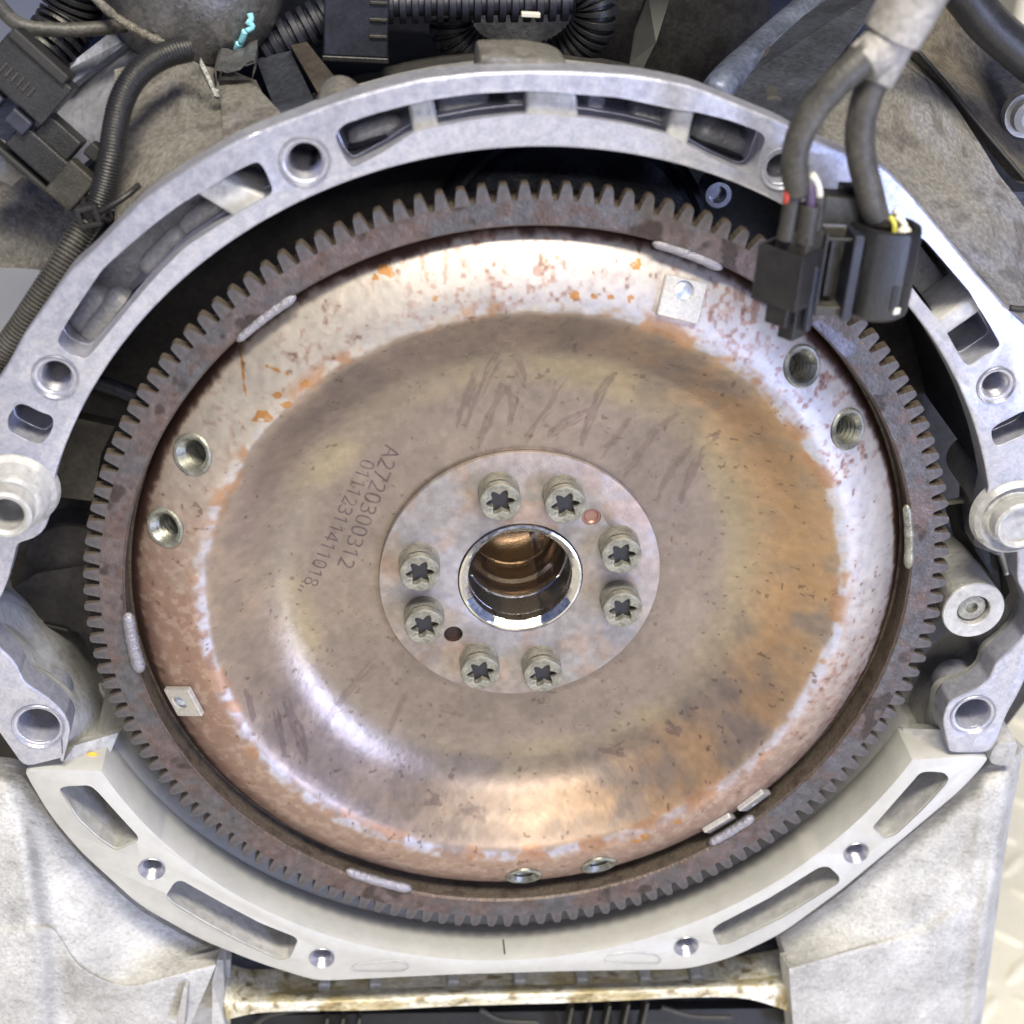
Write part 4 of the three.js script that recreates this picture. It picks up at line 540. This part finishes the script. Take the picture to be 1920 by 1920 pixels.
{
  const h = thing('exhaust_cone', 'dark grey metal cone with a crusty welded seam and turquoise marks at the top left', 'exhaust part');
  const o = mesh('cone', sweep([[-.1481,.2327,-.098],[-.1392,.2204,-.098],[-.1311,.2078,-.098],[-.1246,.1967,-.098],[-.12,.1863,-.098],[-.1165,.177,-.099]], (s, t) => t < 0.55 ? 0.0318 : 0.032 * Math.sqrt(Math.max(0.004, 1 - ((t - 0.55) / 0.45) ** 2.4)), 60, 48), M.heat, h);
  mesh('weld_seam', sweep([[-.1643,.2102,-.072],[-.1572,.2013,-.07],[-.1472,.1945,-.068],[-.1374,.1893,-.07],[-.1283,.1841,-.074]], (s, t) => 0.0015 * (0.7 + 0.7 * fbm(t, 0.5, 24, 3, 501)), 80, 12), M.seam, h);
  for (const [a, b] of [[[[-.1059,.2003,-.072],[-.1054,.1984,-.0715],[-.1063,.197,-.071]], 0.0011], [[[-.107,.1977,-.071],[-.1048,.1959,-.071],[-.1069,.1943,-.071]], 0.001], [[[-.1075,.1943,-.071],[-.1083,.1918,-.072],[-.1091,.19,-.073]], 0.0012], [[[-.1096,.1894,-.074],[-.1111,.1869,-.076],[-.1125,.1846,-.079]], 0.0015]]) mesh('chalk_mark', hose(a, b, 12), M.tealPaint, h);
  const c = thing('spring_clip', 'bent thin metal strip clip below the tip of the exhaust cone', 'clip');
  const strip = (pts, w) => mesh('strip', mergeGeometries([prism([...pts.map(([x, y, z]) => [x, y, z]), ...pts.slice().reverse().map(([x, y, z]) => [x - 0.0004, y - 0.0012, z])], [0, 0.002, -w])]), M.heat, c);
  strip([[-.1163,.1788,-.052],[-.1171,.1845,-.052],[-.116,.1857,-.052],[-.1138,.1856,-.052],[-.1123,.185,-.052],[-.1079,.1863,-.052],[-.106,.1882,-.052],[-.1031,.1893,-.052]], 0.02); strip([[-.106,.1876,-.052],[-.1029,.1889,-.052],[-.1027,.186,-.052],[-.1039,.1827,-.052]], 0.014);
  strip([[-.1218,.187,-.05],[-.1188,.1827,-.046],[-.1164,.1783,-.042],[-.1146,.178,-.042],[-.1155,.1806,-.044]], 0.002);
}
{
  const t = thing('fuel_pipe', 'bent grey rigid pipe crossing the top left corner', 'pipe');
  mesh('pipe', hose([[-.1951,.2045,-.07],[-.1907,.1971,-.07],[-.1861,.1931,-.07],[-.178,.1917,-.07],[-.1654,.1918,-.072],[-.1538,.1924,-.076],[-.1464,.1925,-.084]], 0.0026, 60), M.rubber, t);
  const r = thing('corrugated_hose', 'short ribbed black hose below the pipe in the top left corner', 'hose', [0, 0, 0], 'ribbed hoses');
  mesh('ribs', ribbed([[-.1683,.2026,-.096],[-.1728,.191,-.096],[-.1774,.1839,-.092],[-.1823,.1779,-.088],[-.1854,.1739,-.084]], 0.0095, 0.0034, 0.0026, 260), M.plastic, r);
  const f = thing('cover_strip', 'flat blue grey plate strip with a dark gap along it, top left', 'plate');
  mesh('strip', prism([[-.1783,.1713,-.084],[-.1581,.1864,-.092],[-.1472,.1869,-.092],[-.1707,.1701,-.08]], [0, -0.003, -0.003]), mat({ color: rgb(0.27, 0.30, 0.42), metalness: 0.3, roughness: 0.5, map: rep(TEX.dust, 20) }), f);
  const s = thing('sensor_plug', 'black stepped plug with a hexagonal lock at the left edge', 'connector', [-.1748,.1655,-.04]);
  s.scale.setScalar(0.9); s.rotation.z = -0.72; s.rotation.x = -0.2;
  const B = (n, w, h, d, x, y, z, m = M.plastic, r = 0.001) => mesh(n, put(box(w, h, d, r), x, y, z), m, s);
  B('body', 0.03, 0.019, 0.016, -0.0150, 0.0105, 0); B('lid', 0.026, 0.0045, 0.017, -0.0165, 0.0205, 0.0015, M.black); B('clip', 0.012, 0.008, 0.01, -0.022, -0.0045, 0.003, M.plasticBlue); B('clip', 0.009, 0.0065, 0.008, -0.007, -0.003, 0.006, M.plasticBlue);
  for (let i = 0; i < 6; i++) B('grip_rib', 0.0009, 0.0042, 0.0012, -0.0235 + i * 0.0026, 0.0085, 0.0083, M.plasticDusty, 0.0003);
  B('neck', 0.016, 0.012, 0.014, 0.007, 0.0, -0.004, M.plastic); B('lower_body', 0.034, 0.011, 0.014, 0.011, -0.008, 0.0, M.plastic); B('end_block', 0.0125, 0.016, 0.012, 0.022, -0.0085, 0.003, M.plasticDusty); B('side_fin', 0.034, 0.0025, 0.012, 0.004, -0.0165, 0.001, M.black); B('side_fin', 0.006, 0.006, 0.01, 0.02, 0.006, -0.003, M.black);
  const w = thing('washer_stud', 'pale hexagonal stud end at the left edge beside the black plug', 'stud', [-.1915,.1508,-.048]);
  mesh('stud', put(new THREE.CylinderGeometry(0.0075, 0.0075, 0.012, 6), 0, 0, 0, 0, 0.9, 0.5), M.castFine, w);
}
{
  const t = thing('sleeved_cable', 'black sleeved cable bending down from the exhaust cone to a cable tie', 'cable');
  mesh('sleeve', sweep([[-.1254,.1929,-.046],[-.1312,.1921,-.042],[-.1372,.1896,-.038],[-.1426,.185,-.034],[-.1463,.1783,-.03],[-.1483,.1702,-.026],[-.1499,.1604,-.022],[-.1521,.1517,-.02],[-.1545,.1444,-.018]], (s) => 0.0044 + 0.00016 * Math.sin(s / 0.0011 * 6.283), 300, 18), M.plastic, t);
  mesh('ribbed_tail', ribbed([[-.1551,.1439,-.016],[-.1591,.1384,-.013],[-.1637,.1315,-.009],[-.1687,.1239,-.006],[-.1746,.1149,-.004],[-.181,.1053,-.003],[-.188,.0956,-.003],[-.1961,.0859,-.003]], 0.0042, 0.0014, 0.0008, 520), M.rubber, t);
  const c = thing('cable_tie', 'black cable tie with a square buckle around the sleeved cable', 'cable tie', [-.1562,.1446,-.01]);
  const b = mesh('buckle', mergeGeometries([put(box(0.0075, 0.0016, 0.004, 0.0003), 0, 0.0029, 0), put(box(0.0075, 0.0016, 0.004, 0.0003), 0, -0.0029, 0), put(box(0.0016, 0.0042, 0.004, 0.0003), -0.003, 0, 0), put(box(0.0016, 0.0042, 0.004, 0.0003), 0.003, 0, 0), put(box(0.0045, 0.0042, 0.001, 0.0002), 0, 0, -0.001)].map((g) => g.index ? g.toNonIndexed() : g)), M.plastic, c); b.rotation.z = 0.25;
  mesh('strap', hose([[0.003, 0.001, -0.001], [0.008, 0.004, -0.001], [0.013, 0.007, -0.003], [0.016, 0.009, -0.007]], 0.0011, 20), M.plastic, c);
  mesh('strap_loop', new THREE.TorusGeometry(0.0052, 0.0009, 8, 32).rotateX(Math.PI / 2).rotateZ(-0.6).translate(0.002, 0.0005, -0.0055), M.plastic, c);
}
// ---------- top middle ----------
{
  const r = thing('corrugated_hose', 'ribbed dark blue hose slanting up between the exhaust cone and the box plug', 'hose', [0, 0, 0], 'ribbed hoses');
  mesh('ribs', ribbed([[-.1013,.1818,-.096],[-.0934,.1867,-.096],[-.0855,.1911,-.097],[-.0777,.1956,-.098],[-.0689,.2012,-.099],[-.0582,.2092,-.1]], 0.0072, 0.0042, 0.0022, 300), M.plasticBlue, r);
  const q = thing('corrugated_hose', 'ribbed hose running straight along the top edge of the picture', 'hose', [0, 0, 0], 'ribbed hoses');
  mesh('ribs', ribbed([[-.0572,.2021,-.09],[-.0425,.2032,-.09],[-.0229,.2044,-.09],[-.0032,.2055,-.09],[.0117,.2067,-.09]], 0.0058, 0.0046, 0.0026, 420), M.plasticBlue, q);
  const p = thing('corrugated_hose', 'ribbed black hose looping in a half circle above the middle of the flange', 'hose', [0, 0, 0], 'ribbed hoses');
  mesh('ribs', ribbed([[-.0326,.1959,-.105],[-.0312,.189,-.105],[-.0248,.1822,-.105],[-.0142,.178,-.106],[-.0017,.178,-.106],[.0102,.1821,-.104],[.0186,.19,-.102],[.0217,.1986,-.1],[.0205,.2054,-.1],[.0155,.211,-.1]], 0.0076, 0.0032, 0.002, 700), M.plastic, p);
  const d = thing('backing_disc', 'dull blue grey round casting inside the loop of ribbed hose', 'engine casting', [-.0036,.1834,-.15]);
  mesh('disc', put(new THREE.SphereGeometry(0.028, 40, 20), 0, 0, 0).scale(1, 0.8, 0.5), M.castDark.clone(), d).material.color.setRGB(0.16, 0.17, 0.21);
  mesh('chip', box(0.007, 0.0018, 0.003, 0.0004), M.white, thing('clip_tag', 'tiny white tag under the straight ribbed hose', 'tag', [-.0049,.2031,-.08]));
  const b = thing('box_plug', 'dark blue box shaped plug with slots at the top between the ribbed hoses', 'connector', [-.0682,.1966,-.088]);
  mesh('box', put(box(0.0235, 0.024, 0.016, 0.001), 0, 0, 0), M.plasticBlue, b);
  for (const y of [-0.004, 0.002, 0.008]) mesh('slot_bar', put(box(0.0065, 0.0012, 0.0012, 0.0003), 0.008, y, 0.0084), M.plasticDusty, b);
  mesh('base_lip', put(box(0.0245, 0.0022, 0.017, 0.0006), 0, -0.0128, 0), M.plastic, b);
  const e = thing('bracket_arm', 'dark brown bracket arm slanting down to the flange between hose and casting', 'bracket');
  mesh('arm', prism([[-.0918,.1879,-.08],[-.086,.1895,-.08],[-.073,.1819,-.05],[-.0804,.1788,-.046]], [0, -0.004, -0.008]), M.backBrown, e); mesh('arm', prism([[-.1049,.1801,-.09],[-.092,.1845,-.086],[-.0822,.1771,-.045],[-.0949,.1733,-.04]], [0, -0.004, -0.008]), M.castDark, e);
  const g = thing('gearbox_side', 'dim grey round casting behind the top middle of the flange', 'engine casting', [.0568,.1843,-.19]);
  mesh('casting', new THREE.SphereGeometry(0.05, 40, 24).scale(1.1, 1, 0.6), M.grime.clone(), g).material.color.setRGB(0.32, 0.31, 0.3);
  const l = thing('black_lever', 'black flat lever standing in the dark gap at the top', 'lever');
  mesh('lever', prism([[.0465,.2026,-.13],[.0557,.2031,-.13],[.0499,.1864,-.12],[.0439,.1781,-.11],[.0384,.1799,-.11],[.0409,.1901,-.12]], [0, -0.002, -0.006]), M.black, l);
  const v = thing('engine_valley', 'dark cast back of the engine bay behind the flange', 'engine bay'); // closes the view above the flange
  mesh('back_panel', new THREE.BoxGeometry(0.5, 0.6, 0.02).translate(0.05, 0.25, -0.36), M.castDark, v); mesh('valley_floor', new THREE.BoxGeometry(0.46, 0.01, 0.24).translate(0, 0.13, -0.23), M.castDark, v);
  const u = thing('bay_shade_block', 'dark block added out of view over the bay behind the flange to shade it', 'shade block'); // added out of view above the frame to shade the bay
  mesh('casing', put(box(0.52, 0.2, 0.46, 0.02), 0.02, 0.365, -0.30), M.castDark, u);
}
// ---------- upper right ----------
{
  const m = thing('mount_bracket', 'dark blue ribbed casting running diagonally behind the flange at upper right', 'bracket');
  mesh('plate', prism([[.0602,.1851,-.046],[.0812,.1921,-.08],[.1089,.2068,-.11],[.1231,.2145,-.12],[.1389,.2173,-.11],[.1183,.2027,-.08],[.0966,.1896,-.05],[.0823,.1817,-.026],[.0684,.1849,-.034]], [0, -0.008, -0.015]), M.castDark, m);
  mesh('rib', sweep([[.0603,.1831,-.05],[.0626,.1865,-.052],[.083,.1932,-.084],[.1029,.2018,-.108],[.1179,.2098,-.122]], () => 0.0065, 30, 16), mat({ color: rgb(0.15, 0.18, 0.28), metalness: 0.3, roughness: 0.45, map: rep(TEX.dust, 16) }), m);
  mesh('rib', sweep([[.0801,.1823,-.042],[.0813,.1863,-.06],[.0827,.1932,-.08]], () => 0.0045, 16, 12), M.backDark, m);
  const c = thing('crankcase_side', 'rough grey casting panel filling the upper right behind the plugs', 'engine casting');
  mesh('panel', patch([
    [[.1208,.1964,-.1],[.13,.1973,-.096],[.1372,.1978,-.092],[.1413,.1976,-.09],[.1435,.1969,-.09]],
    [[.1032,.1858,-.062],[.1178,.186,-.06],[.1316,.1842,-.058],[.1455,.1824,-.056],[.1548,.1803,-.058]],
    [[.0874,.18,-.024],[.1056,.1761,-.024],[.1265,.1706,-.026],[.1483,.1664,-.03],[.1646,.1652,-.036]],
    [[.0857,.1802,-.016],[.1112,.1718,-.014],[.1326,.157,-.012],[.1556,.1555,-.016],[.1768,.1496,-.024]],
    [[.0961,.1727,-.015],[.124,.1631,-.013],[.1471,.1415,-.011],[.165,.1333,-.012],[.1827,.1241,-.016]],
    [[.1046,.1674,-.015],[.1309,.1571,-.013],[.1543,.1353,-.011],[.1709,.1203,-.011],[.1867,.109,-.012]]], 0.03, [-0.2, -0.3, -1], 50, 50, 0.0016, 41), M.grime, c);
  const d = thing('side_cover', 'brown grey oily panel beyond the dark seam at the upper right', 'cover');
  mesh('panel', patch([
    [[.1324,.2219,-.084],[.1487,.2216,-.09],[.1657,.2194,-.096],[.2002,.2123,-.11]],
    [[.1383,.2015,-.076],[.155,.1981,-.082],[.1727,.1935,-.088],[.2021,.1878,-.1]],
    [[.1482,.1902,-.066],[.1645,.186,-.072],[.1785,.18,-.078],[.2007,.1741,-.088]],
    [[.1626,.1757,-.054],[.1738,.1715,-.06],[.1835,.1661,-.066],[.1983,.1612,-.074]],
    [[.1791,.1599,-.042],[.1851,.1572,-.048],[.1922,.1546,-.054],[.2017,.1509,-.06]]], 0.008, [-0.2, -0.3, -1], 30, 40, 0.001, 43), M.grimeBrown, d);
  mesh('seam_strip', hose([[.1355,.2022,-.074],[.1483,.1901,-.063],[.1621,.176,-.051],[.1786,.16,-.038]], 0.0009, 30), M.black, d);
  const s = thing('cover_stud', 'pale round stud head at the right edge beside the oily panel', 'bolt', [.1822,.1792,-.062]);
  mesh('head', latheZ([[0.0001, 0.006], [0.004, 0.006], [0.0062, 0.004], [0.0066, 0.001], [0.0085, 0.0005], [0.0085, -0.004], [0.0001, -0.004]], 28), M.castFine, s);
  const h = thing('rubber_hose', 'thick black rubber hose crossing the top right corner', 'hose');
  mesh('hose', hose([[.132,.2339,-.04],[.1413,.2255,-.04],[.1508,.2169,-.04],[.1634,.2083,-.04],[.1806,.1978,-.04]], 0.0075, 40), M.plastic, h);
  const w = thing('reservoir', 'pale plastic corner of a tank in the top right corner', 'tank');
  mesh('tank', put(box(0.03, 0.03, 0.03, 0.006), 0, 0, 0), M.white, w); w.position.set(.1787,.2177,-.06);
  const f = thing('hose_clip', 'thin dark clip wire sticking out at the right edge over the flange', 'clip');
  mesh('wire', hose([[.1612,.1295,.008],[.1641,.1294,.009],[.1698,.13,.009]], 0.0012, 12), M.black, f);
}
// ---------- below the pan rail ----------
{
  const l = thing('lower_cover', 'black finned cover below the oil stained rail at the bottom edge', 'cover');
  mesh('cover', prism([[-.1248,-.2393,-.022],[.1507,-.2396,-.022],[.1688,-.2734,-.01],[-.1293,-.2656,-.01]], [0, -0.006, -0.02]), M.plastic, l);
  for (const [x, y, z] of [[-.0736,-.2366,-.012],[-.0664,-.2367,-.012],[-.0591,-.2369,-.012],[.0375,-.2321,-.012],[.0462,-.2316,-.012],[.0548,-.2311,-.012],[.0635,-.2306,-.012],[.0722,-.23,-.012]]) mesh('fin', put(box(0.0016, 0.03, 0.008, 0.0005), x, y - 0.006, z, 0, 0, -0.06), M.plasticDusty, l);
  mesh('moulded_rib', hose([[-.0035,-.2269,-.012],[.0067,-.2338,-.012],[.0242,-.2362,-.012]], 0.0012, 16), M.plasticDusty, l); mesh('moulded_rib', hose([[.0807,-.2271,-.012],[.0965,-.2333,-.012],[.1144,-.2346,-.012]], 0.0012, 16), M.plasticDusty, l); mesh('moulded_rib', hose([[-.1096,-.2455,-.01],[-.1024,-.2303,-.012],[-.0905,-.2266,-.013],[-.0761,-.2259,-.013]], 0.0018, 20), M.plasticDusty, l);
}
renderer.render(scene, camera);
